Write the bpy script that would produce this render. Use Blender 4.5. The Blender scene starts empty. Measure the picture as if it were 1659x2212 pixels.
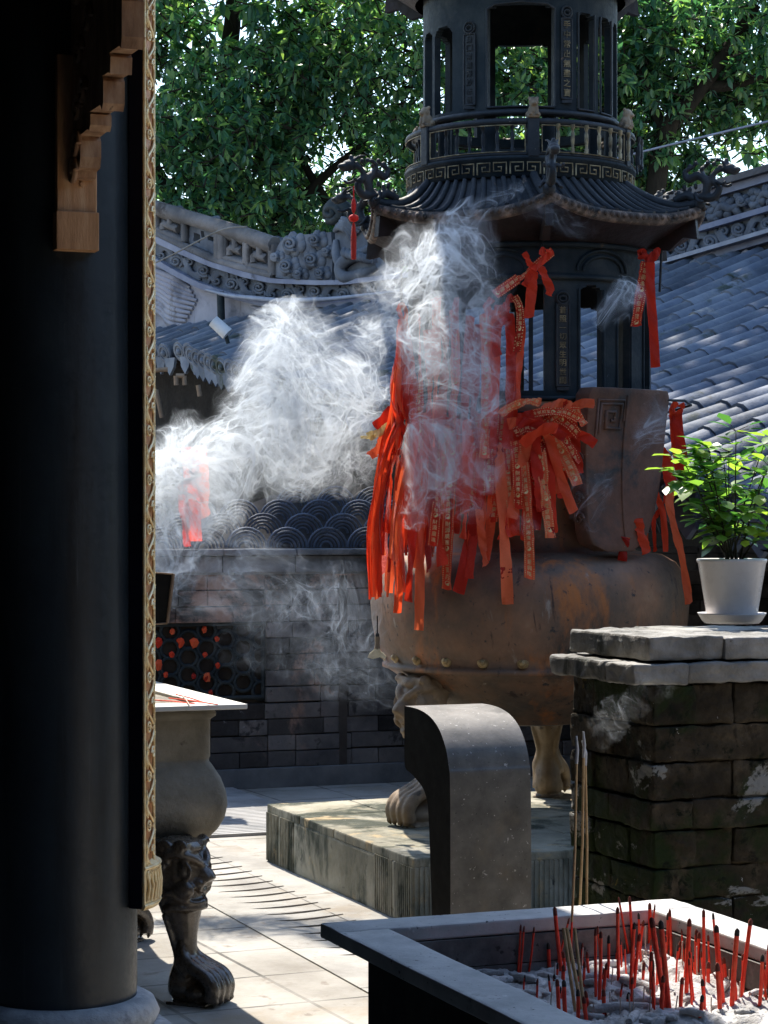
import bpy, bmesh, math, random
from mathutils import Vector, Matrix, noise
V = Vector
rnd = random.Random(7)
S = bpy.context.scene
COL = S.collection
PI = math.pi
R = math.radians
# ---------------------------------------------------------------- camera model
F, CX, HY, EYE = 4800.0, 829.5, 1130.0, 1.6       # photo measured in 1659 x 2212 units
def P(px, py, Y): return V(((px-CX)/F*Y, Y, EYE-(py-HY)/F*Y))
def G(px, py, z=0.0): return P(px, py, (EYE-z)*F/(py-HY))
A = V((.363, -.932, 0)); B = V((.932, .363, 0)); Z = V((0, 0, 1))   # courtyard grid
# ---------------------------------------------------------------- mesh builder
class MB:
    def __init__(s): s.v = []; s.f = []; s.m = []; s.sm = []
    def add(s, vs, fs, m=0, smooth=False):
        o = len(s.v); s.v += [V(p) for p in vs]
        for f in fs:
            s.f.append(tuple(i+o for i in f)); s.m.append(m); s.sm.append(smooth)
    def box(s, c, dx, dy, dz, ux=V((1,0,0)), uy=V((0,1,0)), uz=V((0,0,1)), m=0):
        c = V(c); vs = []
        for k in (-.5, .5):
            for j in (-.5, .5):
                for i in (-.5, .5): vs.append(c+ux*dx*i+uy*dy*j+uz*dz*k)
        s.add(vs, [(0,2,3,1),(4,5,7,6),(0,1,5,4),(2,6,7,3),(0,4,6,2),(1,3,7,5)], m)
    def prism(s, poly, o, u, v, w, d, m=0, smooth=False):
        o = V(o); n = len(poly)
        a = [o+u*p[0]+v*p[1] for p in poly]; b = [p+w*d for p in a]
        s.add(a+b, [tuple(range(n))[::-1], tuple(range(n, 2*n))], m)
        s.add(a+b, [(i, (i+1) % n, n+(i+1) % n, n+i) for i in range(n)], m, smooth)
    def tube(s, path, r, seg=8, m=0, caps=True, sq=1.0):
        path = [V(p) for p in path]; n = len(path)
        rr = r if isinstance(r, (list, tuple)) else [r]*n
        vs = []; up = None
        for i, p in enumerate(path):
            t = (path[min(i+1, n-1)]-path[max(i-1, 0)])
            t = t.normalized() if t.length > 1e-9 else V((0,0,1))
            if up is None: up = V((0,0,1)) if abs(t.z) < .9 else V((1,0,0))
            sd = t.cross(up)
            if sd.length < 1e-6: sd = t.cross(V((0,1,0)))
            sd.normalize(); up = sd.cross(t).normalized()
            for k in range(seg):
                a = 2*PI*k/seg
                vs.append(p+sd*math.cos(a)*rr[i]+up*math.sin(a)*rr[i]*sq)
        fs = [(i*seg+k, i*seg+(k+1) % seg, (i+1)*seg+(k+1) % seg, (i+1)*seg+k) for i in range(n-1) for k in range(seg)]
        s.add(vs, fs, m, True)
        if caps:
            s.add(vs[:seg], [tuple(range(seg))[::-1]], m); s.add(vs[-seg:], [tuple(range(seg))], m)
    def lathe(s, prof, c, seg=48, m=0, a0=0, a1=2*PI, smooth=True):
        c = V(c); full = abs(a1-a0-2*PI) < 1e-6; n = seg if full else seg+1; vs = []
        for (r, z) in prof:
            for k in range(n):
                a = a0+(a1-a0)*k/seg
                vs.append(c+V((r*math.sin(a), -r*math.cos(a), z)))
        fs = []
        for i in range(len(prof)-1):
            for k in range(seg):
                k2 = (k+1) % n
                fs.append((i*n+k, i*n+k2, (i+1)*n+k2, (i+1)*n+k))
        s.add(vs, fs, m, smooth)
    def ell(s, c, r, seg=14, rings=9, rot=None, m=0):
        c = V(c); r = r if isinstance(r, (tuple, list)) else (r, r, r)
        vs = [V((0,0,r[2]))]
        for i in range(1, rings):
            t = PI*i/rings
            for k in range(seg):
                a = 2*PI*k/seg
                vs.append(V((r[0]*math.sin(t)*math.cos(a), r[1]*math.sin(t)*math.sin(a), r[2]*math.cos(t))))
        vs.append(V((0,0,-r[2])))
        if rot is not None: vs = [rot @ p for p in vs]
        fs = [(0, 1+k, 1+(k+1) % seg) for k in range(seg)]
        for i in range(rings-2):
            for k in range(seg):
                a = 1+i*seg; b = a+seg
                fs.append((a+k, b+k, b+(k+1) % seg, a+(k+1) % seg))
        a = 1+(rings-2)*seg; e = len(vs)-1
        fs += [(e, a+(k+1) % seg, a+k) for k in range(seg)]
        s.add([c+p for p in vs], fs, m, True)
    def grid(s, fn, nu, nv, m=0, smooth=True):
        vs = [fn(i/nu, j/nv) for j in range(nv+1) for i in range(nu+1)]
        s.add(vs, [(j*(nu+1)+i, j*(nu+1)+i+1, (j+1)*(nu+1)+i+1, (j+1)*(nu+1)+i) for j in range(nv) for i in range(nu)], m, smooth)
    def block(s, c, dx, dy, dz, ux, uy, uz=Z, n=6, rad=.012, amp=.004, fr=9.0, m=0, seed=0):
        """rounded, worn stone block"""
        c = V(c); h = (dx/2, dy/2, dz/2); off = V((seed*3.7, seed*1.3, seed*5.1))
        for ax in range(3):
            for sg in (-1, 1):
                a, b = (ax+1) % 3, (ax+2) % 3
                def fn(i, j):
                    q = [0, 0, 0]; q[ax] = sg*h[ax]; q[a] = (2*i-1)*h[a]; q[b] = (2*j-1)*h[b]
                    core = [max(-h[k]+rad, min(h[k]-rad, q[k])) for k in range(3)]
                    d = V([q[k]-core[k] for k in range(3)])
                    if d.length > 1e-9: d = d.normalized()*rad
                    l = V(core)+d
                    p = c+ux*l[0]+uy*l[1]+uz*l[2]
                    nn = noise.noise_vector((p+off)*fr)*amp+noise.noise_vector((p+off)*fr*3.1)*amp*.45
                    return p+nn
                vs = []; nn_ = n
                ts = [0, rad/2/(2*max(h[a], rad))]  # denser rows by the edges
                us = sorted(set([0.0, min(.5, rad/(2*h[a]))]+[min(.5, rad/(2*h[a]))+(1-2*min(.5, rad/(2*h[a])))*k/n for k in range(n+1)]+[1.0]))
                ws = sorted(set([0.0, min(.5, rad/(2*h[b]))]+[min(.5, rad/(2*h[b]))+(1-2*min(.5, rad/(2*h[b])))*k/n for k in range(n+1)]+[1.0]))
                for j in ws:
                    for i in us: vs.append(fn(i, j))
                L = len(us)
                fs = [(j*L+i, j*L+i+1, (j+1)*L+i+1, (j+1)*L+i) if sg > 0 else (j*L+i, (j+1)*L+i, (j+1)*L+i+1, j*L+i+1) for j in range(len(ws)-1) for i in range(L-1)]
                s.add(vs, fs, m, True)
ORG = {}
def tagit(o, label=None, cat=None, group=None, kind=None):
    if label: o['label'] = label
    if cat: o['category'] = cat
    if group: o['group'] = group
    if kind: o['kind'] = kind
    return o
def thing(name, label, cat, loc=(0,0,0), group=None):
    o = bpy.data.objects.new(name, None); COL.objects.link(o); o.location = loc
    o.empty_display_size = .1; ORG[o.name] = V(loc)
    return tagit(o, label, cat, group)
def obj(name, mb, mats, parent=None, loc=None, bevel=0, weld=False, remesh=0, smooth=0, label=None):
    me = bpy.data.meshes.new(name)
    org = ORG[parent.name] if parent else (V(loc) if loc is not None else V((0,0,0)))
    me.from_pydata([tuple(p-org) for p in mb.v], [], mb.f)
    mats = mats if isinstance(mats, (list, tuple)) else [mats]
    for m in mats: me.materials.append(m)
    me.polygons.foreach_set('material_index', mb.m)
    me.polygons.foreach_set('use_smooth', mb.sm)
    if weld:
        bm = bmesh.new(); bm.from_mesh(me); bmesh.ops.remove_doubles(bm, verts=bm.verts, dist=1e-5)
        bmesh.ops.recalc_face_normals(bm, faces=bm.faces); bm.to_mesh(me); bm.free()
    me.update()
    o = bpy.data.objects.new(name, me); COL.objects.link(o)
    if parent: o.parent = parent
    else: o.location = org
    ORG[o.name] = org
    if remesh:
        r = o.modifiers.new('r', 'REMESH'); r.mode = 'VOXEL'; r.voxel_size = remesh; r.use_smooth_shade = True
    if smooth:
        r = o.modifiers.new('s', 'SMOOTH'); r.iterations = smooth; r.factor = .5
    if bevel:
        r = o.modifiers.new('b', 'BEVEL'); r.width = bevel; r.segments = 2; r.limit_method = 'ANGLE'
    if label: o['label'] = label
    return o
def cr(pts, n):
    """Catmull-Rom resample"""
    pts = [V(p) for p in pts]; out = []; k = len(pts)-1
    for i in range(n):
        t = i/(n-1)*k; j = min(int(t), k-1); u = t-j
        p0, p1, p2, p3 = pts[max(j-1, 0)], pts[j], pts[j+1], pts[min(j+2, k)]
        out.append(.5*((2*p1)+(p2-p0)*u+(2*p0-5*p1+4*p2-p3)*u*u+(3*p1-p0-3*p2+p3)*u**3))
    return out
def lerp(pts, x):
    if x <= pts[0][0]: return pts[0][1]
    for (a, b), (c, d) in zip(pts, pts[1:]):
        if x <= c: return b+(d-b)*(x-a)/(c-a)
    return pts[-1][1]
# ---------------------------------------------------------------- materials
def nd(t, typ, props=None, **inp):
    n = t.nodes.new(typ)
    for k, v in (props or {}).items(): setattr(n, k, v)
    for k, v in inp.items():
        sk = n.inputs[int(k[1:])] if k[0] == '_' and k[1:].isdigit() else n.inputs[k.replace('_', ' ')]
        if isinstance(v, bpy.types.NodeSocket): t.links.new(v, sk)
        else: sk.default_value = v
    return n
def c4(c): return (c[0], c[1], c[2], 1)
def coords(t, stretch=None, rot=None):
    tc = nd(t, 'ShaderNodeTexCoord').outputs['Object']
    if stretch or rot:
        kw = {'Vector': tc}
        if stretch: kw['Scale'] = stretch
        if rot: kw['Rotation'] = rot
        return nd(t, 'ShaderNodeMapping', None, **kw).outputs[0]
    return tc
def fbm(t, vec, scale, detail=5, rough=.6, dist=0):
    return nd(t, 'ShaderNodeTexNoise', None, Vector=vec, Scale=scale, Detail=detail, Roughness=rough, Distortion=dist).outputs['Fac']
def ramp(t, fac, stops):
    n = nd(t, 'ShaderNodeValToRGB', None, Fac=fac); e = n.color_ramp.elements
    while len(e) < len(stops): e.new(.5)
    for k, (p, c) in zip(e, stops): k.position = p; k.color = c4(c)
    return n.outputs[0]
def sm(t, fac, lo, hi, a=0., b=1.):
    return nd(t, 'ShaderNodeMapRange', {'interpolation_type': 'SMOOTHSTEP'}, Value=fac, From_Min=lo, From_Max=hi, To_Min=a, To_Max=b).outputs[0]
def mth(t, op, a, b=0., c=None):
    kw = {'_0': a, '_1': b}
    if c is not None: kw['_2'] = c
    return nd(t, 'ShaderNodeMath', {'operation': op}, **kw).outputs[0]
def mixc(t, fac, a, b, blend='MIX'):
    n = nd(t, 'ShaderNodeMix', {'data_type': 'RGBA', 'blend_type': blend})
    for sk, v in ((n.inputs[0], fac), (n.inputs[6], a), (n.inputs[7], b)):
        if isinstance(v, bpy.types.NodeSocket): t.links.new(v, sk)
        else: sk.default_value = c4(v) if isinstance(v, tuple) else v
    return n.outputs[2]
def newmat(name):
    m = bpy.data.materials.new(name); m.use_nodes = True; t = m.node_tree; t.nodes.clear()
    out = t.nodes.new('ShaderNodeOutputMaterial'); return m, t, out
def stone(name, stops, scale=3., layers=(), rough=.85, metal=0., bump=.4, bscale=25., island=0., stretch=None, spec=.4, bdist=.01, rot=None, detail=6, bricks=None):
    m, t, out = newmat(name)
    vec = coords(t, stretch, rot)
    col = ramp(t, fbm(t, vec, scale, detail, .62), stops)
    if island:
        ri = nd(t, 'ShaderNodeNewGeometry').outputs['Random Per Island']
        br = nd(t, 'ShaderNodeMapRange', None, Value=ri, To_Min=1-island, To_Max=1+island).outputs[0]
        col = mixc(t, 1.0, col, nd(t, 'ShaderNodeCombineColor', None, Red=br, Green=br, Blue=br).outputs[0], 'MULTIPLY')
    hmix = None
    if bricks:
        bv = coords(t, None, bricks.get('rot'))
        bt = nd(t, 'ShaderNodeTexBrick', {'offset': bricks.get('offset', .5)}, Vector=bv, Scale=1., Color1=(1,1,1,1), Color2=(.86,.86,.86,1), Mortar=(.25,.25,.25,1), Mortar_Size=bricks['m'], Mortar_Smooth=.3, Brick_Width=bricks['w'], Row_Height=bricks['h'])
        jn = sm(t, fbm(t, vec, 2.3, 3), .38, .62)
        col = mixc(t, mth(t, 'MULTIPLY_ADD', jn, .6, .4), col, mixc(t, 1., col, bt.outputs['Color'], 'MULTIPLY'))
        hmix = bt.outputs['Fac']
    for L in layers:
        c, sc, lo, hi = L[:4]
        lv = coords(t, L[4]) if len(L) > 4 and L[4] else vec
        fac = sm(t, fbm(t, lv, sc, 7, .65, .3), lo, hi)
        col = mixc(t, fac, col, c)
    h = fbm(t, vec, bscale, 8, .65)
    h2 = mth(t, 'MULTIPLY_ADD', fbm(t, vec, bscale/6, 4), 1.6, h)
    if hmix is not None: h2 = mth(t, 'SUBTRACT', h2, mth(t, 'MULTIPLY', hmix, 1.2))
    bm = nd(t, 'ShaderNodeBump', None, Strength=bump, Distance=bdist, Height=h2).outputs[0]
    rg = nd(t, 'ShaderNodeMapRange', None, Value=h, From_Min=.3, From_Max=.7, To_Min=max(0., rough-.12), To_Max=min(1., rough+.1)).outputs[0]
    bs = nd(t, 'ShaderNodeBsdfPrincipled', None, Base_Color=col, Roughness=rg, Metallic=metal, Normal=bm, Specular_IOR_Level=spec)
    t.links.new(bs.outputs[0], out.inputs[0]); return m
def leafmat(name, stops, trans=.45, rough=.35, tmul=(2.2, 2.3, .75)):
    m, t, out = newmat(name)
    ri = nd(t, 'ShaderNodeNewGeometry').outputs['Random Per Island']
    col = ramp(t, ri, stops)
    tcol = mixc(t, 1., col, tmul, 'MULTIPLY')
    bs = nd(t, 'ShaderNodeBsdfPrincipled', None, Base_Color=col, Roughness=rough, Specular_IOR_Level=.5)
    tr = nd(t, 'ShaderNodeBsdfTranslucent', None, Color=tcol)
    mx = nd(t, 'ShaderNodeMixShader', None, Fac=trans, _1=bs.outputs[0], _2=tr.outputs[0])
    t.links.new(mx.outputs[0], out.inputs[0]); return m
def cloth(name, stops, trans=.4):
    m, t, out = newmat(name)
    ri = nd(t, 'ShaderNodeNewGeometry').outputs['Random Per Island']
    oi = nd(t, 'ShaderNodeObjectInfo').outputs['Random']
    v = coords(t)
    col = ramp(t, mth(t, 'FRACT', mth(t, 'ADD', oi, mth(t, 'MULTIPLY', fbm(t, v, 8., 3), .25))), stops)
    wv = nd(t, 'ShaderNodeTexNoise', None, Vector=v, Scale=350., Detail=2.).outputs['Fac']
    bm = nd(t, 'ShaderNodeBump', None, Strength=.45, Distance=.006, Height=mth(t, 'MULTIPLY_ADD', fbm(t, v, 45., 4, .6, 1.), 3., mth(t, 'MULTIPLY', wv, .25))).outputs[0]
    bs = nd(t, 'ShaderNodeBsdfPrincipled', None, Base_Color=col, Roughness=.6, Normal=bm, Specular_IOR_Level=.3)
    bs.inputs['Sheen Weight'].default_value = .2
    tr = nd(t, 'ShaderNodeBsdfTranslucent', None, Color=col)
    mx = nd(t, 'ShaderNodeMixShader', None, Fac=trans, _1=bs.outputs[0], _2=tr.outputs[0])
    t.links.new(mx.outputs[0], out.inputs[0]); return m

M = {}
M['paver'] = stone('paver', [(.3, (.22,.20,.17)), (.5, (.31,.29,.255)), (.72, (.40,.38,.345))], 2.2,
    [((.27,.22,.16), 1.3, .52, .70), ((.20,.17,.14), 9., .58, .70), ((.10,.09,.08), 40., .68, .74)], .88, bump=.35, bscale=40, bricks=dict(m=.009, w=.46, h=.46, offset=0., rot=(0, 0, R(66.3))))
M['strip'] = stone('strip', [(.3, (.23,.215,.195)), (.5, (.32,.305,.275)), (.72, (.40,.38,.35))], 3.,
    [((.25,.215,.17), 1.7, .54, .70), ((.20,.17,.14), 11., .58, .70), ((.10,.09,.08), 45., .68, .74)], .88, bump=.25, bscale=45, bricks=dict(m=.006, w=.75, h=.62, offset=.5, rot=(0, 0, R(68.7))))
M['ribbed'] = stone('ribbed', [(.3, (.22,.22,.22)), (.7, (.38,.37,.36))], 4., (), .9)
M['holeshade'] = stone('holeshade', [(.3, (.012,.01,.01)), (.7, (.03,.025,.02))], 8., spec=0.05)
M['plat'] = stone('plat', [(.3, (.13,.12,.085)), (.5, (.25,.23,.17)), (.7, (.37,.345,.28))], 3.,
    [((.030,.036,.022), 2.4, .45, .58, (1,1,.5)), ((.36,.27,.15), 5., .57, .68), ((.07,.07,.06), 14., .60, .72), ((.5,.48,.42), 22., .68, .74)], .9, bump=.6, bscale=30)
M['brick'] = stone('brick', [(.3, (.035,.035,.04)), (.5, (.085,.08,.08)), (.72, (.17,.14,.135))], 2.,
    [((.27,.17,.135), 1.6, .51, .60), ((.016,.018,.021), 1.1, .50, .62), ((.03,.03,.033), 8., .56, .66), ((.42,.38,.36), 4.2, .66, .70), ((.30,.30,.33), 7., .66, .73)], .9, bump=.8, bscale=25, island=.75, spec=0.2)
M['ledge'] = stone('ledge', [(.3, (.07,.08,.09)), (.7, (.2,.2,.21))], 3., [((.02,.025,.03), 2., .5, .7)], .85)
M['mortar'] = stone('mortar', [(.3, (.03,.028,.027)), (.7, (.07,.06,.055))], 6., spec=0.15)
M['granite'] = stone('granite', [(.3, (.07,.066,.06)), (.5, (.125,.115,.105)), (.7, (.19,.175,.16))], 9.,
    [((.46,.44,.42), 60., .63, .68), ((.40,.38,.35), 14., .70, .73), ((.02,.02,.02), 90., .64, .7), ((.2,.155,.11), 2., .5, .75), ((.045,.042,.04), 3.3, .56, .68, (1,1,.4)), ((.30,.28,.26), 24., .70, .73)], .55, bump=.15, bscale=90, bdist=.004)
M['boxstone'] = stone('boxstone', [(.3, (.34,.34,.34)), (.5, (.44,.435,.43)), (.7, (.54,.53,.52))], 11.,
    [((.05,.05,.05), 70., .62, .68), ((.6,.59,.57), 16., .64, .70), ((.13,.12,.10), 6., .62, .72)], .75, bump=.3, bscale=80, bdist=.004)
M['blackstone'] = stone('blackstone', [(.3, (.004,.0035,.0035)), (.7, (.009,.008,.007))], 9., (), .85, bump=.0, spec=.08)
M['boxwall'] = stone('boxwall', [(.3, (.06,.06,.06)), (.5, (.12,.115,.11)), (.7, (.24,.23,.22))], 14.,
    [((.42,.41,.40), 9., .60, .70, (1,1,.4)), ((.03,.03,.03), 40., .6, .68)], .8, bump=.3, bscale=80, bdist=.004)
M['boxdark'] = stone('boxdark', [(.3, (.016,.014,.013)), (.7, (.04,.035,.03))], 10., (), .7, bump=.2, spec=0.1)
M['ash'] = stone('ash', [(.3, (.24,.24,.24)), (.5, (.46,.45,.44)), (.7, (.62,.61,.60))], 22.,
    [((.06,.055,.05), 34., .60, .70), ((.7,.69,.68), 9., .56, .72)], .95, bump=.9, bscale=110, bdist=.006)
M['pillar'] = stone('pillar', [(.3, (.018,.014,.010)), (.5, (.048,.038,.025)), (.72, (.13,.10,.068))], 9.,
    [((.022,.034,.011), 2.6, .46, .56), ((.016,.013,.010), 9., .56, .68), ((.20,.15,.025), 5.7, .66, .71), ((.27,.27,.255), 3.6, .585, .615, (1,1,1.5)), ((.010,.013,.007), 17., .56, .66), ((.45,.44,.42), 55., .69, .72)], .95, bump=1., bscale=38, bdist=.014, island=.3, spec=0.15)
M['cap'] = stone('cap', [(.3, (.11,.105,.095)), (.5, (.23,.22,.20)), (.7, (.40,.385,.36))], 6.,
    [((.04,.042,.033), 4., .52, .64, (1,1,.6)), ((.4,.39,.38), 13., .64, .72), ((.06,.05,.04), 26., .66, .72)], .9, bump=.8, bscale=45, bdist=.01, island=.15)
M['iron'] = stone('iron', [(.3, (.009,.014,.018)), (.5, (.017,.024,.029)), (.72, (.038,.043,.044))], 6.,
    [((.075,.05,.03), 9., .64, .76), ((.05,.055,.06), 30., .66, .74)], .68, .0, spec=.14, bump=.45, bscale=50, bdist=.005)
M['irontop'] = stone('irontop', [(.3, (.010,.012,.014)), (.5, (.019,.022,.026)), (.72, (.045,.042,.04))], 7.,
    [((.15,.09,.055), 12., .66, .74), ((.28,.22,.18), 30., .68, .74)], .6, .0, spec=.3, bump=.5, bscale=45, bdist=.005)
M['eaverim'] = stone('eaverim', [(.3, (.025,.018,.015)), (.5, (.07,.048,.035)), (.72, (.30,.21,.16))], 18.,
    [((.015,.013,.012), 10., .52, .64)], .7, bump=.6, bscale=60, bdist=.006)
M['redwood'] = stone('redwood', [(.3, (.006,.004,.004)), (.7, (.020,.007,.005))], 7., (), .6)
M['brass_and_sunlit'] = stone('brass_and_sunlit', [(.3, (.06,.045,.025)), (.5, (.20,.15,.08)), (.7, (.42,.33,.19))], 20.,
    [((.03,.03,.03), 8., .55, .7)], .5, .35, bump=.3, bscale=60, bdist=.003)
M['cauldron'] = stone('cauldron', [(.3, (.05,.05,.046)), (.45, (.14,.092,.064)), (.6, (.25,.135,.08)), (.75, (.36,.23,.15))], 2.2,
    [((.40,.14,.04), 2.3, .54, .68, (1.6,1.6,.35)), ((.05,.03,.025), 9., .60, .68, (1.8,1.8,.25)), ((.022,.036,.036), 1.7, .56, .68, (1,1,.7)), ((.30,.25,.21), 16., .64, .74, (1,1,.3)), ((.045,.04,.04), 26., .60, .70)], .62, .15, bump=.35, bscale=40, bdist=.006, spec=0.35)
M['ear'] = stone('ear', [(.3, (.06,.03,.019)), (.5, (.14,.064,.038)), (.72, (.22,.11,.07))], 4.,
    [((.03,.033,.033), 2.2, .54, .66), ((.26,.19,.15), 20., .66, .74)], .65, .1, bump=.35, bscale=50, bdist=.005)
M['legstone'] = stone('legstone', [(.3, (.11,.075,.045)), (.5, (.22,.155,.095)), (.7, (.34,.255,.17))], 6.,
    [((.05,.04,.03), 9., .56, .68), ((.5,.45,.38), 60., .7, .74)], .7, bump=.4, bscale=60, bdist=.004)
M['bronze'] = stone('bronze', [(.3, (.03,.022,.016)), (.5, (.065,.05,.036)), (.7, (.13,.10,.075))], 9.,
    [((.16,.13,.10), 40., .66, .74)], .3, .1, bump=.2, bscale=80, bdist=.003, spec=.7)
M['tablestone'] = stone('tablestone', [(.3, (.11,.10,.08)), (.5, (.19,.17,.135)), (.7, (.27,.245,.20))], 5.,
    [((.07,.055,.04), 8., .62, .70), ((.40,.16,.07), 2.7, .69, .74), ((.42,.39,.34), 18., .68, .75)], .85, bump=.4, bscale=50)
M['tabletop'] = stone('tabletop', [(.3, (.5,.48,.43)), (.7, (.68,.66,.61))], 6., (), .85, bump=.2)
M['column'] = stone('column', [(.3, (.013,.019,.025)), (.5, (.019,.027,.034)), (.7, (.029,.039,.046))], 3.,
    [((.09,.10,.11), 60., .72, .75), ((.010,.012,.014), 2., .5, .7, (3,3,.3)), ((.05,.058,.064), 7., .60, .76, (5,5,.12))], .42, bump=.12, bscale=60, bdist=.003, spec=.5)
M['colbase'] = stone('colbase', [(.3, (.26,.27,.28)), (.7, (.5,.5,.5))], 12., [((.16,.16,.17), 7., .55, .7)], .85, bump=.6, bscale=50)
M['navy'] = stone('navy', [(.3, (.004,.004,.009)), (.7, (.008,.008,.018))], 4., (), .5, bump=.05, spec=0.12)
M['gold'] = stone('gold', [(.3, (.72,.47,.20)), (.5, (.90,.68,.36)), (.7, (.96,.84,.56))], 30., [((.4,.16,.05), 18., .62, .74)], .38, .3, bump=.15, bscale=90, bdist=.002)
M['goldback'] = stone('goldback', [(.3, (.34,.12,.035)), (.7, (.58,.27,.10))], 20., (), .5, .1)
M['wood'] = stone('wood', [(.3, (.18,.09,.045)), (.5, (.36,.20,.11)), (.7, (.54,.35,.21))], 7.,
    [((.05,.026,.014), 5., .60, .72), ((.5,.33,.2), 14., .66, .74)], .7, bump=.35, bscale=40, stretch=(3, 3, .8), bdist=.004)
M['woodlight'] = stone('woodlight', [(.3, (.38,.18,.075)), (.5, (.58,.30,.14)), (.7, (.70,.43,.24))], 6.,
    [((.07,.04,.022), 4., .62, .74), ((.6,.5,.4), 30., .7, .74)], .7, bump=.35, bscale=40, stretch=(4, 4, .6), bdist=.004)
M['darkwood'] = stone('darkwood', [(.3, (.005,.004,.004)), (.7, (.013,.010,.009))], 5., (), .7, spec=0.06)
M['beam'] = stone('beam', [(.3, (.10,.06,.035)), (.7, (.22,.15,.1))], 5., (), .8)
M['plaster'] = stone('plaster', [(.3, (.15,.15,.185)), (.5, (.23,.228,.27)), (.7, (.30,.295,.33))], 1.5,
    [((.08,.085,.11), 1.1, .54, .70), ((.13,.12,.13), 5., .60, .74, (1,1,.25))], .9, bump=.4, bscale=18, spec=0.25)
M['stripe'] = stone('stripe', [(.3, (.09,.10,.15)), (.5, (.14,.155,.215)), (.7, (.21,.225,.285))], 1.6, [((.06,.065,.09), 2.2, .60, .70)], .85, bump=.3, bscale=18)
M['relief'] = stone('relief', [(.3, (.04,.048,.066)), (.5, (.078,.09,.115)), (.7, (.15,.165,.20))], 2.2, [((.03,.033,.04), 1.5, .55, .70)], .9, bump=.5, bscale=20, spec=0.25)
M['openwork'] = stone('openwork', [(.3, (.05,.05,.056)), (.5, (.095,.092,.097)), (.7, (.17,.16,.165))], 2., [((.045,.04,.04), 3., .56, .68)], .9, bump=.8, bscale=16, bdist=.02, spec=0.25)
M['tile'] = stone('tile', [(.3, (.042,.054,.08)), (.5, (.078,.093,.125)), (.7, (.135,.15,.18))], 2.2,
    [((.25,.235,.215), 1.6, .62, .72), ((.03,.04,.035), 2.6, .58, .68), ((.045,.05,.06), 6., .6, .7)], .7, bump=.5, bscale=20, island=.28, bdist=.012, spec=0.3)
M['pipe'] = stone('pipe', [(.3, (.12,.135,.18)), (.7, (.20,.22,.28))], 3., (), .5)
M['bark'] = stone('bark', [(.3, (.010,.009,.008)), (.7, (.03,.026,.022))], 6., (), .95, stretch=(2, 2, .4), bump=1., spec=0.1)
M['leaf'] = leafmat('leaf', [(0., (.022,.080,.074)), (.35, (.045,.13,.108)), (.7, (.09,.19,.135)), (1., (.19,.30,.13))], .5, .3)
M['leaf2'] = leafmat('leaf2', [(0., (.03,.095,.084)), (.5, (.07,.165,.13)), (1., (.19,.29,.14))], .5, .3)
M['shrub'] = leafmat('shrub', [(0., (.022,.085,.045)), (.4, (.06,.15,.05)), (.75, (.13,.24,.06)), (1., (.22,.32,.08))], .5, tmul=(2.3, 2.3, .75), rough=.35)
M['twig'] = stone('twig', [(.3, (.018,.016,.010)), (.7, (.05,.045,.025))], 20.)
M['pot'] = stone('pot', [(.3, (.70,.67,.66)), (.7, (.76,.73,.72))], 4., (), .3, bump=.03)
M['soil'] = stone('soil', [(.3, (.02,.015,.01)), (.7, (.06,.045,.03))], 30.)
RED = [(0., (.42,.014,.006)), (.3, (.76,.040,.012)), (.65, (.90,.085,.022)), (1., (.95,.20,.075))]
M['ribbon'] = cloth('ribbon', RED, .5)
M['print'] = stone('print', [(.3, (.62,.40,.14)), (.7, (.85,.62,.30))], 40., (), .45)
M['paleribbon'] = cloth('paleribbon', [(0., (.65,.5,.2)), (1., (.8,.65,.35))], .4)
M['stick'] = stone('stick', [(.3, (.60,.025,.016)), (.5, (.80,.06,.026)), (.7, (.86,.16,.07))], 30., [((.2,.05,.03), 20., .66, .76)], .7, island=.25)
M['smoulder'] = stone('smoulder', [(.3, (.10,.02,.012)), (.7, (.2,.05,.03))], 60.)
M['char'] = stone('char', [(.3, (.012,.010,.010)), (.7, (.05,.04,.035))], 50.)
M['stickgold'] = stone('stickgold', [(.3, (.34,.21,.09)), (.7, (.55,.38,.19))], 60., (), .6)
M['ashtip'] = stone('ashtip', [(.3, (.38,.38,.38)), (.7, (.6,.6,.6))], 90.)
M['palestick'] = stone('palestick', [(.3, (.38,.30,.24)), (.7, (.6,.52,.45))], 60.)
M['blackboard'] = stone('blackboard', [(.3, (.006,.006,.006)), (.7, (.012,.011,.010))], 5., spec=0.1)
M['studbrass'] = stone('studbrass', [(.3, (.14,.09,.04)), (.7, (.45,.32,.15))], 30., (), .4, .4)
M['bellmetal'] = stone('bellmetal', [(.3, (.55,.46,.28)), (.7, (.80,.72,.52))], 30., (), .4, .4)
M['cable'] = stone('cable', [(.3, (.08,.08,.08)), (.7, (.2,.19,.18))], 5.)
M['lampgrey'] = stone('lampgrey', [(.3, (.38,.38,.4)), (.7, (.5,.5,.52))], 5., (), .5)
M['redknot'] = cloth('redknot', [(0., (.7,.02,.008)), (1., (.82,.06,.02))], .25)
M['hallwall'] = stone('hallwall', [(.3, (.010,.008,.008)), (.7, (.022,.018,.016))], 2., spec=0.05)
M['hallfloor'] = stone('hallfloor', [(.3, (.12,.115,.105)), (.7, (.2,.19,.18))], 2.)
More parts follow.
